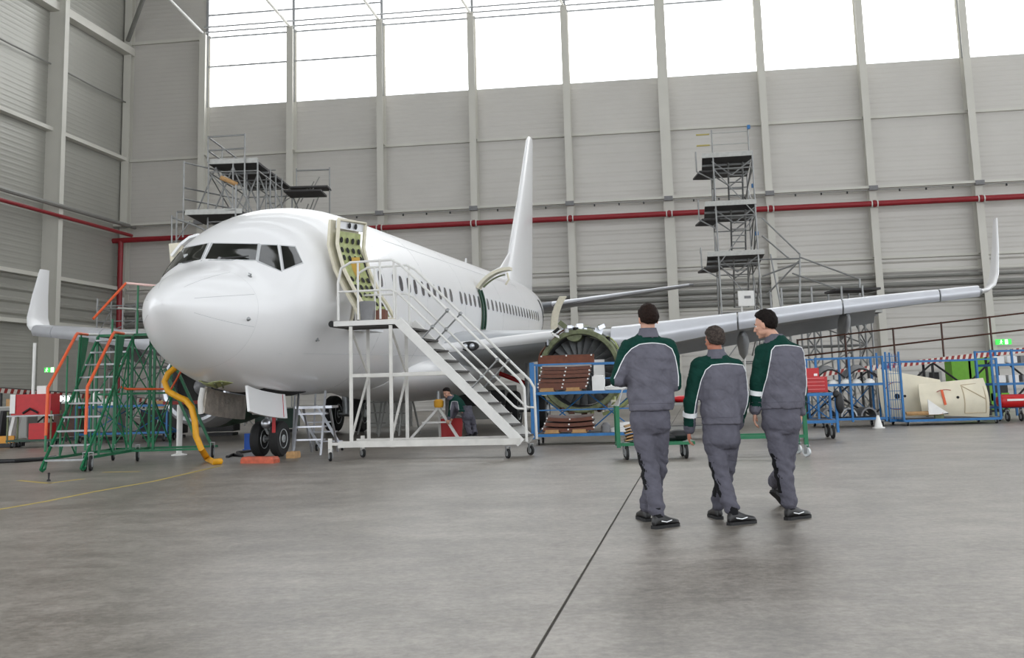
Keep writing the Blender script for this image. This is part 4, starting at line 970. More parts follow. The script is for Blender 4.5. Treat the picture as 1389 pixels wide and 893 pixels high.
# rack E at the right edge
F6 = Frame(at(1352, 572, 29.3)[:2], .0)
r6 = rack('parts_rack', 'tall blue rack cut by the right edge of the view, filled with white boxes', 'rack', F6, 1.6, 1.0, 1.85, (.35, .95, 1.45), M['blue'], posts=(0, .55, 1.6), xb=False)
k_ = 0
for z in (.97, 1.47):
    for u in (.28, .62, .98):
        k_ += 1
        tag(MB().box(F6(u, .3, z+.11), (.26, .3, .16+.02*k_ % .05), F6.R).box(F6(u, .3, z+.2), (.2, .25, .02), F6.R).build('white_box', M['paper'] if k_ % 3 else M['grey'], smooth=False),
            ('white' if k_ % 3 else 'grey')+' box on the %s shelf of the right edge rack, %s from the left' % ('middle' if z < 1.2 else 'top', ('first', 'second', 'third')[(k_-1) % 3]), 'box', 'boxes on the right edge rack')
ac = thing('air_compressor', 'red cylindrical compressor on wheels at the right edge', 'compressor', F6(.35, -.5, 0))
MB().lathe([(0, -.5), (.12, -.47), (.17, -.4), (.17, .4), (.12, .47), (0, .5)], F6(.35, -.45, .52), (1,0,0), 18).build('tank', M['red'], ac)
MB().box(F6(.35, -.63, .55), (.6, .01, .05)).build('white_band', M['paper'], ac, smooth=False)
for u in (.1, .45): caster(F6(u, -.45, 0), ac, .12)
MB().bar(F6(.1, -.45, .2), F6(.1, -.45, .4), .05).bar(F6(.45, -.45, .2), F6(.45, -.45, .4), .05).build('frame', M['black'], ac, smooth=False)
# cone
cn = gnd(1192, 581)
tag(MB().lathe([(.15, 0), (.15, .02), (.10, .03), (.03, .30), (.0, .31)], (cn.x, cn.y, 0), (0,0,1), 14).build('white_cone', M['paper']), 'small white cone standing on the floor before the blue racks', 'cone')
# lime machines
o = thing('lime_machine', 'lime green ground machine behind the ramp with two tall panels', 'machine', at(1310, 545, 36.5))
for (x0_, x1_, y0_, y1_) in ((1293, 1316, 488, 522), (1318, 1345, 485, 545), (1346, 1369, 533, 556)):
    a = at(x0_, y1_, 36.5); b = at(x1_, y0_, 36.5)
    MB().box(((a.x+b.x)/2, 36.8, (a.z+b.z)/2), (b.x-a.x, .6, b.z-a.z)).build('machine_panel', M['lime'], o, smooth=False)
MB().box((at(1320,560,36.9).x, 37.0, .45), (2.2, .7, .9)).build('chassis', M['black'], o, smooth=False)
o = thing('service_unit', 'pale grey service unit with dark grille behind the beige cowls', 'machine', at(1268, 512, 35.5))
a = at(1262, 508, 35.5); MB().box((a.x, a.y, .68), (.5, .6, 1.36)).build('unit_body', M['deckl'], o, smooth=False); MB().box((a.x, a.y-.31, 1.2), (.3, .03, .25)).build('grille', M['black'], o, smooth=False)
# ---- the ramp with hazard striped edge
def ramp(nm, label, P, Q, away, rail, n_str, lat=True):
    t = thing(nm, label, 'ramp', ((P.x+Q.x)/2, (P.y+Q.y)/2, 0))
    d = (Q-P); L = d.length; e = d.normalized(); aw = Vector(away)
    MB().prism([P, Q, Q+aw, P+aw], (0, 0, -.06)).build('deck', M['deck'], t, smooth=False)
    for i in range(n_str):
        a = P+e*(L*i/n_str); b = P+e*(L*(i+.5)/n_str); c = P+e*(L*(i+1)/n_str)
        for q0, q1, m in ((a, b, M['redw']), (b, c, M['whw'])):
            MB().prism([q0-aw*.02-Vector((0,0,.12)), q1-aw*.02-Vector((0,0,.12)), q1-aw*.02+Vector((0,0,.03))+e*.05, q0-aw*.02+Vector((0,0,.03))+e*.05], aw*.015).build('hazard_stripe', m, t, smooth=False)
    k = int(L/1.6)
    for i in range(k+1):
        p = P+e*(L*i/k)
        for v in (.05, .95):
            MB().bar(p+aw*v-Vector((0,0,.05)), (p.x+aw.x*v, p.y+aw.y*v, 0.0), .06).build('support_leg', M['black'], t, smooth=False)
        if i < k:
            p2 = P+e*(L*(i+1)/k)
            MB().tube([p-Vector((0,0,.1)), (p2.x, p2.y, .1)], .03, 6).build('diagonal_strut', M['black'], t); MB().tube([p2-Vector((0,0,.1)), (p.x, p.y, .1)], .03, 6).build('diagonal_strut', M['black'], t)
    if rail:
        for i in range(int(L/1.45)+1):
            p = P+e*(1.45*i)+aw*.9; MB().tube([p, p+Vector((0,0,1.08))], .03, 6).build('rail_post', M['brownd'], t)
        for z in (.55, 1.05): MB().tube([P+aw*.9+Vector((0,0,z)), Q+aw*.9+Vector((0,0,z))], .026, 6).build('guard_rail', M['brownd'], t)
    return t
ramp('access_ramp', 'sloping steel ramp with a red and white striped edge at the right', at(1092, 508, 33.2), at(1440, 467, 32.6), (0.1, 1.1, 0), True, 44)
ramp('access_ramp', 'low steel ramp with a red and white striped edge at the left wall', at(-30, 526, 36.0), at(240, 545, 44.0), (0.3, 1.1, 0), False, 36)
# ---- scaffolds
def scaffold(nm, label, F, xs, ys, decks, ztop, step=2.0, zb=0.0, rails=True, diag=True, r=.035):
    t = thing(nm, label, 'scaffold', F(0, 0, 0), -F.yaw)
    zs = []; z = zb+step
    while z < ztop: zs.append(z); z += step
    for x in xs:
        for y in ys: MB().tube([F(x, y, zb), F(x, y, ztop)], r, 6).build('standard', M['scaf'], t)
    for z in zs:
        for y in ys: MB().tube([F(xs[0], y, z), F(xs[-1], y, z)], r*.8, 6).build('ledger', M['scaf'], t)
        for x in xs: MB().tube([F(x, ys[0], z), F(x, ys[-1], z)], r*.8, 6).build('transom', M['scaf'], t)
    if diag:
        zz_ = [zb]+zs
        for i in range(len(zz_)-1):
            a, b = (ys[0], ys[-1]) if i % 2 else (ys[-1], ys[0])
            MB().tube([F(xs[0], a, zz_[i]), F(xs[0], b, zz_[i+1])], r*.7, 6).build('diagonal', M['scaf'], t)
            MB().tube([F(xs[-1], b, zz_[i]), F(xs[-1], a, zz_[i+1])], r*.7, 6).build('diagonal', M['scaf'], t)
            a, b = (xs[0], xs[-1]) if i % 2 else (xs[-1], xs[0])
            MB().tube([F(a, ys[0], zz_[i]), F(b, ys[0], zz_[i+1])], r*.7, 6).build('diagonal', M['scaf'], t)
    for (x0_, x1_, y0_, y1_, z) in decks:
        dk = MB().box(F((x0_+x1_)/2, (y0_+y1_)/2, z), (x1_-x0_, y1_-y0_, .08), F.R).build('deck', M['deck'], t, smooth=False)
        MB().box(F((x0_+x1_)/2, y0_-.02, z+.07), (x1_-x0_, .04, .2), F.R).build('toe_board', M['deckl'], dk, smooth=False)
        for q in (.3, .7): MB().box(F((x0_+x1_)/2, y0_+(y1_-y0_)*q, z-.08), (x1_-x0_, .06, .08), F.R).build('joist', M['scaf'], dk, smooth=False)
        if rails:
            for zz_ in (.5, 1.0):
                MB().tube([F(x0_, y0_, z+zz_), F(x0_, y1_, z+zz_)], r*.7, 6).build('guard_rail', M['scaf'], t); MB().tube([F(x1_, y0_, z+zz_), F(x1_, y1_, z+zz_)], r*.7, 6).build('guard_rail', M['scaf'], t)
                MB().tube([F(x0_, y0_, z+zz_), F(x1_, y0_, z+zz_)], r*.7, 6).build('guard_rail', M['scaf'], t)
            for x in (x0_, x1_):
                for y in (y0_, y1_): MB().tube([F(x, y, z), F(x, y, z+1.05)], r*.7, 6).build('rail_post', M['scaf'], t)
    return t
a = at(949, 214, 45.4)
FR = Frame((a.x, a.y), .16); DT = gnd(1000, 241, a.z).y-a.y
tr = scaffold('scaffold_tower', 'tall grey scaffold tower with three dark decks behind the right wing', FR, (.55, 2.15), (0, DT), [(.1, 2.15, 0, DT, a.z), (.1, 2.2, 0, DT, a.z-2.05), (.1, 2.4, 0, DT, a.z-4.15)], a.z+.15, rails=False)
for i in range(3):
    z = a.z-2.05*i
    MB().box(FR(.2, 1.4, z-.5), (.75, 1.8, .07)).build('side_deck', M['deck'], tr, smooth=False)
    MB().tube([FR(-.15, .5, z-.5), FR(-.15, .5, z+.35), FR(-.15, 2.3, z+.35)], .03, 6).build('guard_rail', M['scaf'], tr)
    MB().tube([FR(-.15, .5, z-.5), FR(.55, 0, z-1.0)], .03, 6).build('knee_brace', M['scaf'], tr)
    for y in (.6, 3.4):
        MB().tube([FR(.5, y, z-.08), FR(1.3, y, z-.7), FR(2.15, y, z-.08)], .035, 6).build('truss_brace', M['scaf'], tr)
    # ladder stair between decks
    for x in (1.2, 1.8): MB().tube([FR(x, 3.2, z-2.0), FR(x, 1.2, z-.05)], .04, 6).build('stair_stringer', M['scaf'], tr)
    for q in range(8): MB().box(FR(1.5, 3.2-.25*q, z-2.0+.245*q), (.6, .2, .03)).build('stair_tread', M['scaf'], tr, smooth=False)
for z in (.55, 1.05): MB().tube([FR(0, .2, a.z+z), FR(2.1, .2, a.z+z)], .022, 6).build('guard_rail', M['deckl'], tr)
for x, z1 in ((.55, 1.2), (2.05, 1.25)): MB().tube([FR(x, .2, a.z), FR(x, .2, a.z+z1)], .03, 6).build('rail_post', M['scaf'], tr)
for z in (.55, 1.02): MB().tube([FR(-.1, .2, a.z+z), FR(.45, .2, a.z+z)], .035, 6).build('yellow_tip', mat('faded_yellow', (176, 162, 92), .6) if 'faded_yellow' not in MATS else MATS['faded_yellow'], tr)
for x, z in ((2.08, 1.2), (2.12, -1.3), (2.15, -3.3)): MB().box(FR(x, .1, a.z+z), (.12, .12, .16)).build('blue_clamp', M['blue'], tr, smooth=False)
for k2 in range(6):
    MB().tube([FR(2.15, .1, a.z-.2-1.6*k2), FR(1.85+.25*(k2 % 2), 3.6, a.z-1.8-1.6*k2)], .028, 6).build('diagonal', M['scaf'], tr)
fl_ = thing('floodlight', 'square white floodlight at the foot of the right scaffold tower', 'floodlight', at(1012, 405, 43.5))
c = at(1012, 405, 43.5); MB().box(c, (.62, .1, .60)).build('lamp_housing', M['paper'], fl_, smooth=False)
MB().box(c+Vector((.05,-.06,.05)), (.25, .02, .1)).build('lamp_glass', M['grey'], fl_, smooth=False); MB().tube([c-Vector((.2,0,.3)), (c.x-.2, c.y, 0)], .04, 6).build('stand', M['white'], fl_)
# stairs descending from the tower to the wing dock
sd = thing('scaffold_stairs', 'light tubular stair rails sloping from the scaffold tower to the wing dock', 'scaffold', at(1085, 352, 43))
for (p, q) in (((1034, 296), (1085, 345)), ((1034, 320), (1072, 352)), ((1085, 349), (1166, 379)), ((1075, 371), (1141, 394)), ((1034, 352), (1085, 351)), ((1085, 345), (1085, 410)), ((1166, 378), (1166, 402)), ((1141, 394), (1141, 408)), ((1034, 375), (1085, 356)), ((1040, 400), (1085, 353)), ((1045, 345), (1060, 420))):
    MB().tube([at(p[0], p[1], 43.0-(p[0]-1034)*.03), at(q[0], q[1], 43.0-(q[0]-1034)*.03)], .035, 6).build('rail_tube', M['scaf'], sd)
# wing dock on trestles
FD = Frame((8.9, 36.8), 0)
zd = at(1180, 423, 36.8).z; zu = at(1190, 391, 36.8).z
wdk = scaffold('wing_dock', 'low wide scaffold dock on lattice trestles under the right wing', FD, (0, 1.0, 2.0, 2.7), (0, 1.6), [(0, 3.3, 0, 1.6, zd)], zu+.1, step=1.15, rails=False)
MB().box(FD(2.6, .8, zu), (1.5, 1.4, .07)).build('deck', M['deck'], wdk, smooth=False)
for u in (0, 1.0, 2.0, 2.7):
    for q in range(5):
        MB().tube([FD(u-.22, 0, .1+.62*q), FD(u+.22, .1, .72+.62*q)], .025, 6).build('lattice_bar', M['scaf'], wdk); MB().tube([FD(u+.22, 0, .1+.62*q), FD(u-.22, .1, .72+.62*q)], .025, 6).build('lattice_bar', M['scaf'], wdk)
    MB().tube([FD(u-.22, 0, 0), FD(u-.22, 0, zd)], .03, 6).build('trestle_leg', M['scaf'], wdk); MB().tube([FD(u+.22, 0, 0), FD(u+.22, 0, zd)], .03, 6).build('trestle_leg', M['scaf'], wdk)
# left scaffold
a = at(283, 222, 43.0); b_ = at(350, 219, 43.0)
DL = gnd(400, 256, a.z).y-a.y; FL = Frame((a.x, a.y), .03); wL = b_.x-a.x
zl = at(290, 290, 43.0).z
lf = scaffold('scaffold_dock', 'large grey scaffold with long upper deck behind the cockpit', FL, (0, wL/2, wL), (0, DL/3, DL*2/3, DL), [(-.0, wL, 0, DL, a.z)], a.z+.1, rails=False)
MB().box(FL(.45, .6, zl-.1), (2.2, 2.6, .08)).build('lower_deck', M['deck'], lf, smooth=False)
MB().box(FL(.45, -.72, zl-.04), (2.2, .05, .2)).build('toe_board', M['deckl'], lf, smooth=False)
MB().box(FL(wL+.9, 4.6, a.z-.5), (1.6, 1.6, .08)).build('side_deck', M['deck'], lf, smooth=False)
MB().box(FL(wL+.9, 5.6, a.z-.1), (1.7, 1.0, .08)).build('side_deck', M['deck'], lf, smooth=False)
for p, q in (((0, -.1, a.z), (0, -.1, a.z+1.1)), ((0, -.1, a.z+1.05), (wL*.75, -.1, a.z+1.1)), ((wL*.75, -.1, a.z-1.4), (wL*.75, -.1, a.z+1.15)), ((0, -.1, a.z+.5), (wL*.75, -.1, a.z+.55)),
             ((0, -.1, a.z+1.05), (0, 5.4, a.z+1.05)), ((0, -.1, a.z+.5), (0, 5.4, a.z+.5)), ((0, 1.8, a.z), (0, 1.8, a.z+1.05)), ((0, 3.6, a.z), (0, 3.6, a.z+1.05)), ((wL+1.7, 5.9, a.z-6), (wL+1.7, 5.9, a.z+.9)), ((wL+.2, 5.9, a.z), (wL+.2, 5.9, a.z+.9)), ((wL+.2, 5.9, a.z+.8), (wL+1.7, 5.9, a.z+.8)),
             ((-.75, -.7, zl-1), (-.75, -.7, zl+2.0)), ((-.75, -.7, zl+1.95), (.6, 2.2, zl+1.95)), ((-.75, -.7, zl+.95), (.6, 2.2, zl+.95)), ((-.75, -.7, zl+.5), (.6, 2.2, zl+.5)), ((-1.0, -.7, 0), (-1.0, -.7, zl)), ((1.3, -.7, zl-3), (1.3, -.7, zl+1)), ((-1.0, -.7, zl), (1.3, -.7, zl))):
    MB().tube([FL(*p), FL(*q)], .035, 6).build('guard_rail', M['scaf'], lf)
for x, y in ((.2, .3), (.9, .3), (1.5, 1.8), (.6, 3.6), (1.6, 3.6), (wL, 5.4)):
    for dx in (-.8, .8): MB().tube([FL(x+dx, y, zl+.0), FL(x, y, a.z-.1)], .035, 6).build('diagonal', M['scaf'], lf)
MB().tube([FL(.55, -.2, zl+1.4), FL(1.2, -.2, zl+1.1)], .09, 8).build('rolled_net', M['wood'], lf)
for x in (wL-.3, wL+.1): MB().tube([FL(x, 2.5, zl-1), FL(x, 2.5, a.z)], .035, 6).build('ladder_rail', M['scaf'], lf)
for q in range(12): MB().tube([FL(wL-.3, 2.5, zl-.9+.28*q), FL(wL+.1, 2.5, zl-.9+.28*q)], .025, 6).build('ladder_rung', M['scaf'], lf)
for q in range(12):
    MB().tube([FL(wL+.3+.25*(q % 4), 5.2, zl-1+.25*q), FL(wL+.6+.25*(q % 4), 5.4, zl+.2+.2*q)], .03, 6).build('stair_brace', M['duct'], lf)
MB().tube([at(233, 295, 42), at(262, 305, 42), at(300, 322, 42)], .04, 6).build('guard_rail', M['scaf'], lf)
MB().tube([at(233, 292, 42), at(233, 350, 42), (at(233, 350, 42).x, 42, 0)], .035, 6).build('guard_rail', M['scaf'], lf)
MB().tube([at(233, 335, 42), at(258, 300, 42)], .025, 6).build('diagonal', M['scaf'], lf)
# grey rails seen behind the green stairs (lower left dock)
FLL = Frame(at(128, 560, 43)[:2], 0)
scaffold('low_dock', 'low grey guard railed dock behind the green stairs', FLL, (0, 1.0, 2.0, 3.0), (0, 1.5), [(0, 3.0, 0, 1.5, 3.7)], 5.1, step=1.2, rails=True)
# ---- small things under the nose
Yh = 20.6
hs = tag(MB().tube([at(*p) for p in ((238,499,20.9), (228,507,20.8), (223,518,20.8), (228,531,20.7), (240,538,20.6), (252,543,20.6), (260,553,20.5), (264,570,20.5), (266,592,20.5), (273,609,20.5))]+[gnd(281, 622, .06), gnd(290, 627, .05), gnd(299, 626, .05)], .058, 12).build('yellow_hose', M['yellow']), 'thick yellow air hose hanging from the nose to the floor', 'hose')
sp = thing('support_stand', 'white post stand with red bar left of the nose gear', 'stand', gnd(243, 618))
b0 = gnd(243, 618); MB().tube([b0, b0+Vector((0,0,1.05))], .06, 12).build('post', M['paper'], sp)
MB().bar(b0+Vector((-.35,0,1.09)), b0+Vector((.4,0,1.09)), .08, .07).build('head_bar', M['redw'], sp, smooth=False); MB().lathe([(.16, 0), (.16, .02), (.07, .04)], b0, (0,0,1), 16).build('foot', M['paper'], sp)
def chock(px0, px1, py, label, m, h=.09, dv=.3):
    a = gnd(px0, py); b = gnd(px1, py); e = (b-a)
    r = [[a+Vector((0,0,0)), b, b+Vector((0,dv,0)), a+Vector((0,dv,0))]]
    mb = MB(); base = [a, b, b+Vector((.05,dv,0)), a+Vector((.05,dv,0))]; c_ = sum(base, Vector())/4
    mb.loft([[Vector(p) for p in base], [Vector(p)+Vector((0,0,h*.6)) for p in base], [c_+(Vector(p)-c_)*.9+Vector((0,0,h)) for p in base]])
    return tag(mb.build('wheel_chock', m, smooth=False), label, 'chock')
ck1 = chock(326, 371, 629, 'flat red and wood wheel chock in front of the nose wheels', mat('chock_red', (186, 88, 62), .6, var=.2, scale=12), .11, .28)
ck2 = chock(388, 400, 622, 'small wooden wheel chock right of the nose wheels', M['wood'], .12, .3)
bc = gnd(327, 614); bc = Vector((bc.x, bc.y+.8, 0))
tag(MB().box(bc+Vector((0,0,.2)), (.2, .25, .34)).box(bc+Vector((.02,-.13,.3)), (.14, .02, .06)).box(bc+Vector((0,0,.015)), (.26, .3, .03)).build('blue_crate', mat('blue_plastic', (20, 82, 176), .45), smooth=False), 'small bright blue plastic crate left of the nose wheels', 'crate')
tag(MB().tube([gnd(308, 620, .02), gnd(316, 617, .03), gnd(330, 619, .02), gnd(322, 614, .04), gnd(340, 612, .02)], .03, 8).build('black_cable', M['black']), 'black cable coiled on the floor by the blue crate', 'cable')
tag(MB().tube([gnd(-15, 627, .03), gnd(20, 626, .03), gnd(50, 624, .03), gnd(75, 621, .03)], .05, 8).build('black_hose', M['black']), 'black hose lying on the floor at the left edge', 'hose')
pg_ = gnd(66, 653); tag(MB().lathe([(.03, 0), (.03, .02), (.012, .03), (.02, .12), (.0, .13)], (pg_.x, pg_.y, 0), (0,0,1), 8).build('floor_peg', M['black']), 'small dark peg standing on the faded yellow floor mark', 'peg')
mb = MB()
for p, q in (((25,652),(66,656)), ((66,656),(112,650)), ((140,641),(190,640))):
    mb.bar(gnd(*p)+Vector((0,0,.0015)), gnd(*q)+Vector((0,0,.0015)), .10, .002)
mb.build('painted_mark', M['yline'], fl, smooth=False)
# aluminium step platforms and ladders behind the nose gear
FS = Frame(gnd(398, 619)[:2], .1)
sl = thing('step_platform', 'aluminium folding step platform just right of the nose gear', 'steps', FS(0, 0, 0), -.1)
for u in (.0, .55):
    MB().bar(FS(u+.0, 0, 0), FS(u-.04, .5, 1.25), .04).build('front_leg', M['alu'], sl, smooth=False); MB().bar(FS(u-.0, 1.3, 0), FS(u-.02, .75, .9), .04).build('rear_leg', M['alu'], sl, smooth=False)
for q, z in enumerate((.3, .55, .8)): MB().box(FS(.26, .12+.4*z, z), (.6, .16, .03), FS.R).build('step', M['alu'], sl, smooth=False)
MB().box(FS(.3, .62, .93), (.75, .5, .05), FS.R).build('platform', M['alu'], sl, smooth=False)
FS2 = Frame(gnd(436, 612)[:2], .1)
sl2 = thing('step_ladder', 'aluminium step ladder on casters between the gears', 'ladder', FS2(0, 0, 0), -.1)
for u in (0, .45):
    MB().bar(FS2(u, 0, .05), FS2(u-.55, .0, .95), .05).build('stile', M['alu'], sl2, smooth=False)
    MB().bar(FS2(u-.75, .4, .0), FS2(u-.6, .1, 1.3), .035).build('rear_stile', M['alu'], sl2, smooth=False)
for q in range(4): MB().box(FS2(.2-.12*q, .02, .2+.2*q), (.5, .12, .025), FS2.R).build('step', M['alu'], sl2, smooth=False)
for u in (-.1, .45): caster(FS2(u, .0, 0), sl2, .07)
# white tripod jack with amber head and a red bucket
J = Vector((-2.05, 27.6, 0)); jk = thing('tripod_jack', 'white tripod stand with amber head under the wing root', 'jack', J)
top = J+Vector((0.12, 0, .78))
for a_ in (2.9, -.3, 1.4):
    MB().bar(J+Vector((.62*math.cos(a_), .5*math.sin(a_), .03)), top, .06).build('leg', M['white'], jk, smooth=False)
    MB().box(J+Vector((.62*math.cos(a_), .5*math.sin(a_), .02)), (.14, .14, .03)).build('foot_plate', M['white'], jk, smooth=False)
MB().bar(J+Vector((-.3, .0, .42)), J+Vector((.42, .0, .42)), .04).build('tie_bar', M['white'], jk, smooth=False)
MB().lathe([(.10, 0), (.12, .05), (.12, .16), (.07, .2), (.0, .2)], top, (0,0,1), 16).build('head', mat('amber_head', (216, 158, 40), .5), jk)
MB().tube([top+Vector((0,0,.2)), top+Vector((0,0,.4))], .05, 10).build('screw', M['steel'], jk)
bk = gnd(609, 597); bk = Vector((bk.x+.0, bk.y+1.1, 0))
b1 = thing('red_bucket', 'red round bucket standing behind the white tripod', 'bucket', bk)
MB().lathe([(.0, 0), (.26, 0), (.30, .46), (.31, .48), (.28, .48), (.25, .03), (0, .03)], bk, (0,0,1), 20).build('pail', mat('bucket_red', (176, 50, 52), .5), b1)
MB().tube([bk+Vector((.3*math.cos(t), 0, .46+.12*math.sin(t))) for t in np.linspace(0, math.pi, 9)], .012, 5).build('bucket_handle', M['steel'], b1)
# ladders and gear under the fuselage
for i, (x0_, x1_, y0_, y1_, Y) in enumerate(((512, 528, 520, 590, 33.0), (541, 556, 500, 592, 31.0))):
    a1 = at(x0_, y0_, Y); a2 = at(x1_, y1_, Y); t = thing('a_frame_ladder', 'dark A frame ladder under the fuselage seen through the stairs, %s one' % ('left', 'right')[i], 'ladder', (a1.x, Y, 0), group='ladders under the fuselage')
    for dx in (-.28, .28):
        for dy in (-.25, .25): MB().bar((a1.x+dx*.7, Y, a1.z-.05), (a1.x+dx+dy, Y+dy*1.8, 0), .04).build('stile', M['duct'], t, smooth=False)
    for q in range(5): MB().bar((a1.x-.26, Y-.05*(5-q), .3+.3*q), (a1.x+.26, Y-.05*(5-q), .3+.3*q), .04).build('rung', M['duct'], t, smooth=False)
g1 = thing('ground_unit', 'grey wheeled ground power unit beyond the main gear', 'machine', (-1.2, 38, 0))
MB().box((-1.2, 38, .75), (2.4, 1.2, 1.1)).build('unit_body', M['duct'], g1, smooth=False)
for x in (-2.1, -.3): caster((x, 37.5, 0), g1, .18)
MB().box((-1.2, 37.38, .9), (1.6, .03, .5)).build('grille', M['black'], g1, smooth=False)
g1 = thing('cargo_panel', 'large white flat panel leaning upright beyond the main gear', 'panel', (-4.4, 39, 0)); MB().box((-4.4, 39, .9), (1.5, .1, 1.8)).build('panel_face', M['deckl'], g1, smooth=False); MB().box((-4.4, 39.3, .4), (1.3, .5, .8)).build('panel_foot', M['duct'], g1, smooth=False)
# ---- things along the left wall
def cart_red():
    P = Vector((-12.9, 30.0, 0)); t = thing('tool_cart', 'red tool cart with lower shelf at the left edge', 'cart', P)
    MB().box(P+Vector((0,0,1.12)), (1.05, .6, .55)).build('upper_box', M['red'], t, smooth=False)
    MB().box(P+Vector((.2,0,.42)), (.5, .55, .42)).build('lower_box', M['red'], t, smooth=False)
    for x in (-.6, .55):
        for y in (-.3, .3): MB().bar(P+Vector((x, y, .12)), P+Vector((x, y, .95)), .04).build('upright', M['chromd'], t, smooth=False)
    MB().box(P+Vector((0,0,.18)), (1.25, .65, .05)).build('lower_shelf', M['dgreen'], t, smooth=False); MB().box(P+Vector((0,0,.83)), (1.25, .65, .04)).build('upper_shelf', M['steel'], t, smooth=False)
    MB().tube([P+Vector((-.2,-.32,.9)), P+Vector((0,-.36,1.02)), P+Vector((.2,-.32,.9))], .03, 6).build('cart_handle', M['black'], t)
    MB().box(P+Vector((-.48,-.32,1.15)), (.14,.02,.5)).build('label_card', M['paper'], t, smooth=False)
    MB().box(P+Vector((.22,-.1,1.5)), (.24,.2,.22)).build('paper_roll', M['paper'], t, smooth=False)
    for x in (-.5, .5):
        for y in (-.25, .25): caster(P+Vector((x, y, 0)), t, .07)
cart_red()
P = Vector((-14.2, 30.5, 0)); t = thing('board_rack', 'low rack with white boards and an orange front at the left edge', 'rack', P)
for i in range(3): MB().box(P+Vector((-.1+.32*i, 0, .6)), (.08, .4, .75), Matrix.Rotation(.1*i, 3, 'Y')).build('board', M['paper'] if i != 1 else M['black'], t, smooth=False)
MB().box(P+Vector((.2, -.25, .18)), (.9, .05, .25)).build('front_board', mat('amber_board', (216, 150, 50), .5), t, smooth=False); MB().box(P+Vector((.1, 0, .06)), (1.2, .6, .1)).build('rack_base', M['black'], t, smooth=False)
itm = [(-12.3, 33.5, .9, .8, 1.3, 'duct', 'grey'), (-10.7, 34.0, 1.2, .8, 1.15, 'black', 'matt black'), (-9.2, 35.0, .9, .8, 1.3, 'black', 'black'), (-13.6, 34.2, .8, .7, 1.5, 'brownd', 'brown'), (-15.2, 34.0, 1.0, .7, 1.4, 'duct', 'dull grey'), (-7.8, 36.5, 1.3, .8, 1.0, 'dgreen', 'dark green')]
for i, (x, y, w2, d2, h2, m_, cn_) in enumerate(itm):
    h2 *= .72; t = thing('storage_cabinet', '%s cabinet with pale top along the left wall, %s from the left' % (cn_, ['third', 'fourth', 'fifth', 'second', 'first', 'sixth'][i]), 'cabinet', (x, y, 0), 0, 'cabinets along the left wall')
    MB().box((x, y, h2/2+.08), (w2, d2, h2-.1)).build('cabinet_body', M[m_], t, smooth=False)
    MB().box((x, y, h2+.05), (w2+.04, d2+.04, .04)).build('cabinet_top', M['deckl'], t, smooth=False)
    for s in (-1, 1):
        dd = MB().box((x+s*w2/4, y-d2/2-.01, h2/2+.08), (w2/2-.04, .02, h2-.2)).build('door', M[m_], t, smooth=False); MB().box((x+s*.06, y-d2/2-.035, h2/2+.1), (.03, .03, .14)).build('handle', M['steel'], dd, smooth=False)
    MB().box((x, y, .04), (w2*.9, d2*.9, .08)).build('plinth', M['black'], t, smooth=False)
    tag(MB().box((x-.1, y, h2+.07+.11), (.32, .3, .22)).box((x+.14, y, h2+.07+.06), (.2, .2, .12)).build('carton', M[['paper', 'wood', 'grey', 'paper', 'wood', 'paper'][i]], smooth=False), '%s cartons on top of the %s cabinet by the left wall' % (['white', 'tan', 'grey', 'small white', 'brown', 'pale'][i], cn_), 'carton', 'cartons on the cabinets')
for i, (px_, py_) in enumerate(((81.5, 541), (90.5, 541))):
    c = at(px_, py_, 33.0); t = thing('work_lamp', 'lit round work lamp behind the green stairs, %s of the pair' % ('left', 'right')[i], 'lamp', c, 0, 'pair of work lamps')
    MB().lathe([(.0, 0), (.10, 0), (.10, .06), (.05, .12), (0, .12)], c, (0,1,0), 16).build('lamp_shell', M['steel'], t)
    MB().lathe([(.0, -.012), (.085, -.01), (.085, .0)], c, (0,1,0), 16).build('lamp_face', mat('lamp_lit', (255,255,250), .5, emit=(250,252,255), estr=3.0) if i == 0 else MATS['lamp_lit'], t)
    MB().bar(c-Vector((0,-.05,.1)), (c.x, c.y+.05, 0.0), .03).build('lamp_stand', M['black'], t, smooth=False)
# a blue workbench beyond, seen under the nose and stairs
F8 = Frame((-12.4, 31.5), .05)
rack('work_bench', 'blue framed work bench behind the green stairs', 'bench', F8, 2.6, .9, 1.05, (.25, 1.0), M['blue'], cr=.1)
tag(MB().sphere(F8(.4, .4, 1.2), (.16, .16, .24), 12, 8).lathe([(.05, 0), (.04, .1)], F8(.4, .4, 1.4), (0,0,1), 8).build('white_bag', M['paper']), 'white bag on the left of the blue work bench', 'bag')
tag(MB().box(F8(1.3, .4, 1.16), (.4, .35, .28), F8.R).box(F8(1.3, .21, 1.18), (.2, .02, .1), F8.R).build('grey_case', M['grey'], smooth=False), 'grey case in the middle of the blue work bench', 'case')

# loose white pole and dark tarpaulin against the left wall
pp = at(45, 526, 34.5); tag(MB().tube([(pp.x, pp.y, .0), (pp.x, pp.y, 3.0)], .05, 8).lathe([(.12, 0), (.12, .5), (.05, .6)], (pp.x, pp.y, 0), (0,0,1), 12).build('white_pole', M['paper']), 'slim upright white pole by the left wall', 'pole')
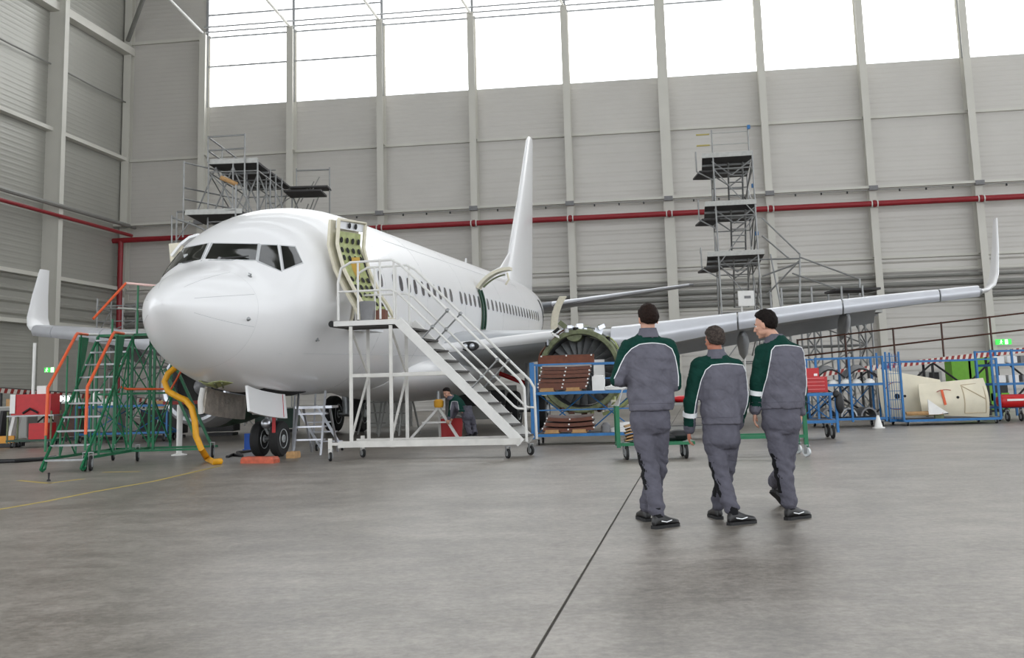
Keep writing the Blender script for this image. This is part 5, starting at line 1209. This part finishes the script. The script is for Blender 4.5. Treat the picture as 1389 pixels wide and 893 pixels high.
# ================================================================ PEOPLE
def remeshed(mb, name, mats, parent, voxel, smooth_it=4, disp=None, cls=None):
    o = mb.build('tmp', mats, None)
    md = o.modifiers.new('r', 'REMESH'); md.mode = 'VOXEL'; md.voxel_size = voxel; md.use_smooth_shade = True
    if smooth_it:
        sm = o.modifiers.new('s', 'SMOOTH'); sm.factor = .5; sm.iterations = smooth_it
    dg = bpy.context.evaluated_depsgraph_get(); dg.update()
    me = bpy.data.meshes.new_from_object(o.evaluated_get(dg)); bpy.data.objects.remove(o)
    n = len(me.vertices); co = np.empty(n*3); me.vertices.foreach_get('co', co); co = co.reshape(-1, 3)
    if disp:
        no = np.empty(n*3); me.vertices.foreach_get('normal', no); no = no.reshape(-1, 3)
        co = co+no*np.array([disp(Vector(p)) for p in co])[:, None]
        me.vertices.foreach_set('co', co.reshape(-1)); me.update()
    me.materials.clear()
    for m in (mats if isinstance(mats, (list, tuple)) else [mats]): me.materials.append(m)
    if cls:
        k = len(me.polygons); c = np.empty(k*3); me.polygons.foreach_get('center', c); nn = np.empty(k*3); me.polygons.foreach_get('normal', nn)
        me.polygons.foreach_set('material_index', [cls(p, q) for p, q in zip(c.reshape(-1, 3), nn.reshape(-1, 3))])
    tree = BVHTree.FromPolygons([Vector(p) for p in co], [tuple(p.vertices) for p in me.polygons])
    inv = parent.matrix_basis.inverted(); me.transform(inv); me.shade_smooth()
    me.name = name; ob = bpy.data.objects.new(name, me); col.objects.link(ob); ob.parent = parent
    return ob, tree
def ell(c, L, Fw, a, b, n=20): return [c+L*a*math.cos(2*math.pi*k/n)+Fw*b*math.sin(2*math.pi*k/n) for k in range(n)]
def limb(mb, pts, rs, n=14, seg=5):
    # tapering limb, rounded at its joints
    P = []; R = []
    for i in range(len(pts)-1):
        for k in range(seg): t = k/seg; P.append(pts[i].lerp(pts[i+1], t)); R.append(rs[i]+(rs[i+1]-rs[i])*t)
    P.append(pts[-1]); R.append(rs[-1]); mb.tube(P, R, n)
    for p, r in zip(pts, rs): mb.sphere(p, r, n, 8)
def hand(mb, w, d, pn, th, curl=.5, sc=1.0):
    # w wrist, d direction, pn palm normal, th towards the thumb side
    d = d.normalized(); th = (th-d*th.dot(d)).normalized(); pn = d.cross(th) if d.cross(th).dot(pn) > 0 else th.cross(d)
    rg = [ell(w+d*x*sc, th, pn, a*sc, b*sc, 14) for x, a, b in ((-.02, .026, .02), (.02, .034, .018), (.055, .041, .015), (.09, .040, .013), (.098, .036, .010))]
    mb.loft(rg)
    for i, (o, l) in enumerate(((.031, .070), (.0105, .080), (-.0105, .075), (-.031, .058))):
        b0 = w+d*.088*sc+th*o*sc; p = b0; pts = [b0]; a = .15+curl*.3
        dd = (d+th*o*2.0).normalized()
        for f in (.42, .33, .25):
            v = (dd*math.cos(a)+pn*math.sin(a)).normalized(); p = p+v*l*f*sc; pts.append(p); a += curl*.8
        mb.tube([w+d*.06*sc+th*o*sc]+pts, [r*sc for r in (.0095, .0092, .0085, .008, .0066)], 8)
        mb.sphere(pts[-1], .0066*sc, 8, 6)
    b0 = w+d*.025*sc+th*.028*sc
    t1 = b0+(th*.6+d*.7+pn*.25).normalized()*.042*sc; t2 = t1+(th*.15+d*.95+pn*.35).normalized()*.032*sc; t3 = t2+(d+pn*.4).normalized()*.022*sc
    mb.tube([b0, t1, t2, t3], [r*sc for r in (.014, .0115, .010, .008)], 8); mb.sphere(t3, .008*sc, 8, 6)
def head_geo(mb, c, f, r, u, s=1.0):
    def P(x, y, z): return c+r*x*s+f*y*s+u*z*s
    R = Matrix((r, f, u)).transposed()
    def es(x, y, z, a, b, cc, tilt=0, n=18):
        m = MB().sphere((0, 0, 0), (a*s, b*s, cc*s), n, 12); Rt = R @ Matrix.Rotation(tilt, 3, 'X')
        mb.add([P(x, y, z)+Rt @ Vector(v) for v in m.v], m.f)
    es(0, -.008, .028, .074, .094, .088)          # cranium
    es(0, .022, -.02, .062, .07, .085)            # face mass
    es(0, .048, -.072, .040, .036, .036)          # jaw and chin
    es(0, .070, -.092, .020, .018, .018)
    es(.04, .02, -.055, .02, .045, .03); es(-.04, .02, -.055, .02, .045, .03)
    es(0, .078, .020, .052, .016, .012)           # brow ridge
    es(0, .098, -.018, .010, .018, .026, .3)      # nose bridge
    es(0, .108, -.030, .014, .014, .011)          # nose tip
    es(.011, .098, -.034, .008, .010, .008); es(-.011, .098, -.034, .008, .010, .008)
    es(0, .088, -.056, .022, .012, .007); es(0, .086, -.067, .018, .012, .007)   # lips
    es(.038, .068, -.018, .018, .016, .016); es(-.038, .068, -.018, .018, .016, .016)   # cheeks
    for sd in (1, -1):
        es(sd*.078, -.004, -.008, .009, .020, .034, -.15); es(sd*.083, -.012, .004, .008, .013, .022)
def hair_mesh(c, f, r, u, s, thick, seed, top=0.0):
    mb = MB(); n, m = 40, 26; vs = []; cc = c+(f*-.008+u*.028)*s
    zl = lambda y: float(np.interp(y, [-1, -.5, -.15, .08, .16, .45, .75, 1], [-.86, -.84, -.62, -.25, .12, .42, .55, .60]))
    for i in range(m+1):
        ph = math.pi*i/m
        for k in range(n):
            t = 2*math.pi*k/n; d = Vector((math.sin(ph)*math.cos(t), math.sin(ph)*math.sin(t), math.cos(ph)))
            e = (d.z-zl(d.y))/.10; w_ = max(0, min(1, e)); w_ = w_*w_*(3-2*w_)
            nz_ = noise.noise(d*5+Vector((seed, 0, 0)))*.006+noise.noise(d*14+Vector((seed, 3, 0)))*.004
            k_ = (.86+w_*.16)+(thick+max(0, d.z)*top+nz_)/.085*w_
            v = Vector((d.x*.076, d.y*.096, d.z*.090))*k_*s; vs.append(cc+r*v.x+f*v.y+u*v.z)
    fs = []
    for i in range(m):
        for k in range(n): fs.append((i*n+k, (i+1)*n+k, (i+1)*n+(k+1) % n, i*n+(k+1) % n))
    mb.add(vs, fs); return mb
def shoe(par, heel, d, up=Vector((0,0,1)), s=1.0):
    d = d.normalized(); sd = d.cross(up).normalized(); upv = sd.cross(d).normalized()
    def ring(x, w_, h, z0=0.018, n=16):
        out = []
        for k in range(n):
            a = 2*math.pi*k/n; zz = z0+h*.5+h*.5*math.sin(a); ww = w_*math.cos(a)*(1 if math.sin(a) < 0 else .9)
            out.append(heel+d*x*s+sd*ww*s+upv*zz*s)
        return out
    up_ = MB().loft([ring(-.012, .02, .05), ring(0, .036, .09), ring(.03, .041, .115), (ring(.075, .042, .112)), ring(.12, .044, .088), ring(.17, .049, .066), ring(.22, .050, .054), ring(.262, .042, .044), ring(.285, .022, .03)]).build('shoe', M['shoe'], par, angle=1.2)
    sol = []
    for x, w_ in ((-.016, .026), (.0, .040), (.05, .043), (.10, .037), (.15, .044), (.20, .053), (.25, .046), (.285, .028), (.295, .012)):
        sol.append([heel+d*x*s+sd*w_*q*s+upv*z*s for q, z in ((-1, .0), (1, .0), (1, .026), (-1, .026))])
    MB().loft(sol).build('sole', M['rubber'], up_, angle=.5)
    MB().tube([heel+d*.04*s+upv*.062*s+sd*.046*s, heel+d*.10*s+upv*.05*s+sd*.047*s, heel+d*.16*s+upv*.06*s+sd*.05*s], .005, 5).build('shoe_stripe', M['clw'], up_)
    MB().tube([heel+d*.045*s+upv*.09*s, heel+d*.04*s+upv*.17*s], [.046*s, .044*s], 14).build('boot_shaft', M['clk'], up_)
def nfold(p, k=1.0, amp=.006, s=0.0):
    a = noise.noise(Vector((p.x*6+s, p.y*6, p.z*15)))*amp*1.3
    b = noise.noise(Vector((p.x*16+p.z*9, p.y*16, p.z*9-p.x*8+s)))*amp*.8
    c = noise.noise(Vector((p.x*5+s, p.y*5+3, p.z*12+p.x*7))); e = noise.noise(Vector((p.x*9+s, p.y*9+7, p.z*9-p.x*12)))
    return (a+b)*k-max(0, 1-abs(c)*10)*.0045-max(0, 1-abs(e)*9)*.003
def person(name, label, J, tone, hairm, style):
    Y = J['Y']
    def c(t, dy=0.0):
        x, y = t[0], t[1]; d = t[2] if len(t) > 2 else 0.0
        return at(810+x/2.706, 400+y/2.706, Y+d+dy) if not J.get('raw') else at(x, y, Y+d+dy)
    sc = J.get('sc', 1.0)
    base = c(J['hipL']).lerp(c(J['hipR']), .5); root = thing(name, label, 'person', (base.x, base.y, 0))
    shL, shR = c(J['shL']), c(J['shR']); L = (shR-shL); Lx = Vector((L.x, L.y, 0)).normalized(); Fw = Vector((-Lx.y, Lx.x, 0))
    hipL, hipR = c(J['hipL']), c(J['hipR']); pel = hipL.lerp(hipR, .5); shm = shL.lerp(shR, .5)
    neck = c(J['neck']); hc = c(J['head'])
    yaw, pitch, rollh = J['look']
    f = (Fw*math.cos(yaw)-Lx*math.sin(yaw)); r = Vector((f.y, -f.x, 0)); u = Vector((0, 0, 1))
    f2 = (f*math.cos(pitch)-u*math.sin(pitch)); u2 = r.cross(f2); r2 = r
    # arms
    elL, wrL, elR, wrR = c(J['elL']), c(J['wrL']), c(J['elR']), c(J['wrR'])
    heel = []
    for side in ('L', 'R'):
        hx = J['heel'+side]; g_ = gnd(*hx[:2]) if not J.get('raw') else Vector((at(hx[0], hx[1], Y).x, Y, 0)); g_.z = hx[2] if len(hx) > 2 else 0; heel.append((g_, Vector(J['toe'+side])))
    def ank(h, d): return h+Vector((0,0,.10*sc))+Vector((d.x, d.y, 0)).normalized()*.045*sc
    anL, anR = ank(*heel[0]), ank(*heel[1]); knL, knR = c(J['knL']), c(J['knR'])
    # --- the body, one skin
    mb = MB()
    def stack(c0, c1, prof, k=1.0, off=0.0):
        return [ell(c0.lerp(c1, t)+Fw*o, Lx, Fw, a*k+off, b*k+off) for t, a, b, o in prof]
    torso = [(-.12, .150, .105, -.0), (.0, .165, .115, -.005), (.2, .155, .108, 0), (.45, .155, .11, 0), (.7, .175, .12, 0), (.9, .18, .115, 0), (1.0, .165, .095, 0), (1.06, .12, .075, 0), (1.11, .07, .06, 0)]
    mb.loft(stack(pel, shm, torso, sc*.92))
    limb(mb, [shm+Vector((0,0,.03)), neck, hc-u2*.045*sc+f2*-.005], [.062*sc, .056*sc, .054*sc])
    head_geo(mb, hc, f2, r2, u2, sc)
    for a_, b_, d_, s_ in ((shL, elL, wrL, -1), (shR, elR, wrR, 1)):
        limb(mb, [a_, b_, d_], [.055*sc, .043*sc, .027*sc])
        hd = (d_-b_).normalized(); pn = (-Lx*s_) ; thd = Fw
        hand(mb, d_, hd if not J.get('handdir') else (hd+Vector(J['handdir'])).normalized(), pn, thd, J.get('curl', .55), sc)
    for h_, k_, a_ in ((hipL, knL, anL), (hipR, knR, anR)): limb(mb, [h_, k_, a_], [.085*sc, .055*sc, .038*sc])
    for (g_, d_), an in zip(heel, (anL, anR)): limb(mb, [an, g_+d_.normalized()*.17+Vector((0,0,.045))], [.036*sc, .026*sc])
    remeshed(mb, 'body', [tone], root, .0052*sc, 3)
    # --- jacket
    mb = MB()
    hem = c(J['hem']); 
    w_ = J.get('w', 1.0)
    jprof = [(-.035, .194, .136, 0), (.03, .197, .140, 0), (.12, .198, .142, 0), (.35, .196, .138, 0), (.6, .205, .145, 0), (.8, .212, .145, 0), (.92, .205, .130, 0), (1.0, .185, .11, 0), (1.07, .155, .098, 0), (1.15, .115, .088, 0), (1.22, .08, .075, 0), (1.26, .066, .066, 0)]
    mb.loft(stack(hem, shm+Vector((0,0,.02)), [(t, a*w_, b, o) for t, a, b, o in jprof], sc))
    for a_, b_, d_ in ((shL, elL, wrL), (shR, elR, wrR)):
        limb(mb, [a_, b_, d_+(b_-d_)*.02], [.083*sc, .068*sc, .050*sc], 16, 6)
        mb.tube([a_.lerp(shm, .5)+Vector((0,0,.03)), a_], [.075*sc, .083*sc], 14)
    def XZ(pts): return [(c(p).x, c(p).z) for p in pts]
    cl, cr_ = XZ(J['pipeL']), XZ(J['pipeR'])
    zy = max(cl[0][1], cr_[0][1])
    zl = [p[1] for p in cl][::-1]; xl = [p[0] for p in cl][::-1]; zr = [p[1] for p in cr_][::-1]; xr = [p[0] for p in cr_][::-1]
    x0y, z0y, x1y, z1y = cl[0][0], cl[0][1], cr_[0][0], cr_[0][1]
    def cls(p, q):
        x, y, z = p
        pv = Vector(p)
        for b_, d_ in ((elL, wrL), (elR, wrR)):
            if (pv-d_).length < .075*sc and (pv-d_).dot((b_-d_).normalized()) < .045: return 1
        zz_ = z0y+(z1y-z0y)*(x-x0y)/max(.05, x1y-x0y)+.012*math.sin(max(0, min(1, (x-x0y)/max(.05, x1y-x0y)))*math.pi)
        if (pv-neck).length < .098*sc: return 1
        if z > zz_: return 0
        if np.interp(z, zl, xl) < x < np.interp(z, zr, xr): return 1
        return 0
    jk, tree = remeshed(mb, 'jacket', [M['clgr'], M['clg']], root, .0085*sc, 5, disp=lambda p: nfold(p, 1.0, .0075, J['seed']), cls=cls)
    line = [(x, z) for x, z in reversed(cl)]+[(x0y+(x1y-x0y)*i/8, z0y+(z1y-z0y)*i/8+.012*math.sin(i/8*math.pi)) for i in range(1, 8)]+list(cr_)
    dens = []
    for (xa, za), (xb, zb_) in zip(line[:-1], line[1:]):
        for i in range(6): dens.append((xa+(xb-xa)*i/6, za+(zb_-za)*i/6))
    dens.append(line[-1]); pts = []
    for x, z in dens:
        h = tree.ray_cast(Vector((x, Y-1.5, z)), Vector((0, 1, 0)))
        if h[0] is not None and (not pts or (h[0]-pts[-1]).length < .12): pts.append(h[0]-Vector((0, .002, 0)))
    if len(pts) > 4: MB().tube(pts, .0042*sc, 6).build('white_piping', M['clw'], jk if False else root)
    # hem band and back seam
    hb = []
    for k in range(40):
        a = 2*math.pi*k/40; o_ = hem+Vector((0,0,.045)); d_ = Lx*math.cos(a)+Fw*math.sin(a)
        h = tree.ray_cast(o_+d_*.6, -d_)
        if h[0] is not None: hb.append(h[0]+d_*.001)
    if len(hb) > 10: MB().tube(hb+[hb[0]], .0025, 5).build('hem_seam', M['pant'], root)
    MB().loft([ell(neck+Vector((0,0,z))+Fw*o, Lx, Fw, a*sc, b*sc) for z, a, b, o in ((-.05, .098, .094, -.002), (-.01, .084, .082, 0), (.02, .076, .075, .002), (.032, .073, .073, .003), (.032, .065, .065, .003), (-.03, .06, .06, 0))]).build('collar', M['clg'], root, angle=1.0)
    for (b_, d_, has) in ((elL, wrL, J.get('bandL')), (elR, wrR, J.get('bandR'))):
        if has:
            p = b_.lerp(d_, has); e = (d_-b_).normalized(); rr = (.068+(.050-.068)*has)*sc+.006
            MB().tube([p-e*.02, p+e*.02], rr, 18).build('reflective_band', M['clw'], root)
    # --- trousers
    mb = MB()
    mb.loft([ell(pel+Vector((0,0,z))+Fw*o, Lx, Fw, a*sc, b*sc) for z, a, b, o in ((.20, .150, .105, 0), (.12, .155, .108, 0), (.06, .164, .116, -.002), (-.0, .174, .126, -.01), (-.08, .172, .124, -.01), (-.13, .14, .10, 0))])
    for h_, k_, a_ in ((hipL, knL, anL), (hipR, knR, anR)):
        a2 = a_+(k_-a_).normalized()*.055
        limb(mb, [h_-Vector((0,0,.02)), h_.lerp(k_, .5), k_, k_.lerp(a2, .5), a2], [.098*sc, .094*sc, .081*sc, .078*sc, .072*sc], 16, 4)
    kd = Vector(J.get('kdir', (-.85, .3, 0))).normalized()
    def pcls(p, q):
        pv = Vector(p)
        for k_ in ((knL,) if J.get('knee1') else (knL, knR)):
            if -.20*sc < pv.z-k_.z < .10*sc and (Vector((pv.x, pv.y, 0))-Vector((k_.x, k_.y, 0))).length < .13 and Vector(q).dot(kd) > .45: return 1
        return 0
    def pdisp(p):
        v = nfold(p, 1.0, .0075, J['seed']+9)
        for a_ in (anL, anR):
            d_ = p.z-a_.z
            if d_ < .2: v += .0035*math.sin(d_*75+p.x*30+p.y*20)*(1-d_/.2)
        for k_ in (knL, knR):
            d_ = abs(p.z-k_.z)
            if d_ < .13: v += .003*math.sin(p.z*70+p.x*45)*(1-d_/.13)
        return v
    tr_, t2 = remeshed(mb, 'trousers', [M['pant'], M['clk']], root, .0095*sc, 5, disp=pdisp, cls=pcls)
    for (g_, d_) in heel: shoe(root, g_, d_, J.get('up', Vector((0,0,1))) if abs(d_.z) < .3 else Vector((d_.x, d_.y, 0)).normalized()*.55+Vector((0,0,.8)), sc)
    # --- hair and face
    hair_mesh(hc, f2, r2, u2, sc*1.02, style[0], J['seed'], style[1]).build('hair', hairm, root, angle=3.0)
    def HP(x, y, z): return hc+r2*x*sc+f2*y*sc+u2*z*sc
    for sd in (1, -1):
        e_ = MB().sphere(HP(sd*.031, .0715, .002), .0115*sc, 12, 8).build('eye', M['paper'], root)
        MB().sphere(HP(sd*.031, .0805, .001), .0045*sc, 8, 6).build('iris', M['dark'], e_)
        MB().tube([HP(sd*.014, .090, .022), HP(sd*.032, .088, .028), HP(sd*.048, .078, .022)], .0038*sc, 6).build('eyebrow', hairm, root)
    MB().tube([HP(-.02, .094, -.0615), HP(0, .099, -.0612), HP(.02, .094, -.0615)], .0018, 5).build('mouth', mat('lip_line', (140, 80, 70), .5) if 'lip_line' not in MATS else MATS['lip_line'], root)
    return root
P1 = dict(Y=9.74, seed=1.3, head=(187, 91), neck=(187, 136), look=(.25, .10, 0), shL=(114, 200), shR=(262, 196), elL=(76, 312, -.02), wrL=(112, 318, .24), elR=(282, 325, .02), wrR=(245, 328, .26),
          hipL=(163, 455), hipR=(226, 455), hem=(198, 418), knL=(190, 622, -.02), knR=(222, 640, .12), heelL=(888, 718), heelR=(879, 708), toeL=(.75, .65, 0), toeR=(-.15, 1, 0),
          pipeL=[(150, 184), (122, 200), (100, 224), (84, 254), (72, 282), (60, 308)], pipeR=[(245, 184), (270, 200), (282, 228), (290, 262), (296, 300), (296, 335)], w=1.0, kdir=(-.9, .35, 0), knee1=True, sc=1.02, curl=.7)
person('person', 'tall dark-haired man in grey and green workwear walking away on the left', P1, M['skin'], M['hairb'], (.011, .006))
P2 = dict(Y=9.86, seed=5.1, head=(431, 169), neck=(437, 214), look=(.45, .12, 0), shL=(376, 262), shR=(508, 266), elL=(343, 392, -.02), wrL=(338, 496, .06), elR=(534, 392, .03), wrR=(516, 480, .14),
          hipL=(424, 510), hipR=(486, 510), hem=(456, 468), knL=(452, 655, -.03), knR=(468, 660, .12), heelL=(990, 713), heelR=(976, 705), toeL=(.9, .5, 0), toeR=(-.1, 1, 0),
          pipeL=[(414, 259), (392, 277), (379, 308), (368, 350), (357, 400), (352, 455)], pipeR=[(532, 259), (543, 285), (549, 320), (553, 360), (549, 400), (541, 440)], w=.93, kdir=(-.9, .35, 0), bandL=.44, sc=.97, curl=.6)
person('person', 'shorter grey-haired man in grey and green workwear walking in the middle', P2, mat('skin_ruddy', (182, 118, 94), .5, var=.08, scale=14), M['hairg'], (.012, .003))
P3 = dict(Y=9.9, seed=8.7, head=(618, 112), neck=(650, 158), look=(1.15, .16, 0), shL=(610, 212), shR=(722, 210, -.04), elL=(588, 322, .0), wrL=(580, 425, .05), elR=(745, 322, -.02), wrR=(746, 432, .06),
          hipL=(644, 455), hipR=(706, 455), hem=(678, 412), knL=(678, 625, .0), knR=(690, 640, .06), heelL=(1068, 706), heelR=(1049, 688, .13), toeL=(.85, .6, 0), toeR=(.45, .35, -.42),
          pipeL=[(642, 190), (630, 205), (623, 240), (617, 285), (608, 335), (600, 380)], pipeR=[(742, 194), (752, 215), (757, 250), (760, 290), (762, 330), (760, 370)], w=.93, kdir=(-.9, .35, 0), bandL=.36, sc=1.0, curl=.5)
person('person', 'dark-haired man in workwear on the right looking left in profile', P3, M['skin'], M['hairk'], (.009, .012))
# mechanic bending under the wing root, seen through the stairs
P4 = dict(raw=True, Y=27.5, seed=2.2, head=(606, 533), neck=(611, 539), look=(1.3, .5, 0), shL=(614, 541, .0), shR=(620, 541, .2), elL=(612, 556, -.1), wrL=(609, 568, -.1), elR=(620, 556, .2), wrR=(614, 566, .2),
          hipL=(631, 562), hipR=(637, 562), hem=(628, 558), knL=(634, 578), knR=(642, 577, .2), heelL=(640, 597), heelR=(647, 596), toeL=(-1, .2, 0), toeR=(-1, .3, 0),
          pipeL=[(613, 545), (612, 550), (611, 556)], pipeR=[(621, 545), (622, 550), (623, 556)], w=1.0, sc=1.0, curl=.6)
person('person', 'mechanic in dark green jacket bending beside the tripod, seen through the stairs', P4, M['skin'], M['hairk'], (.006, .006))
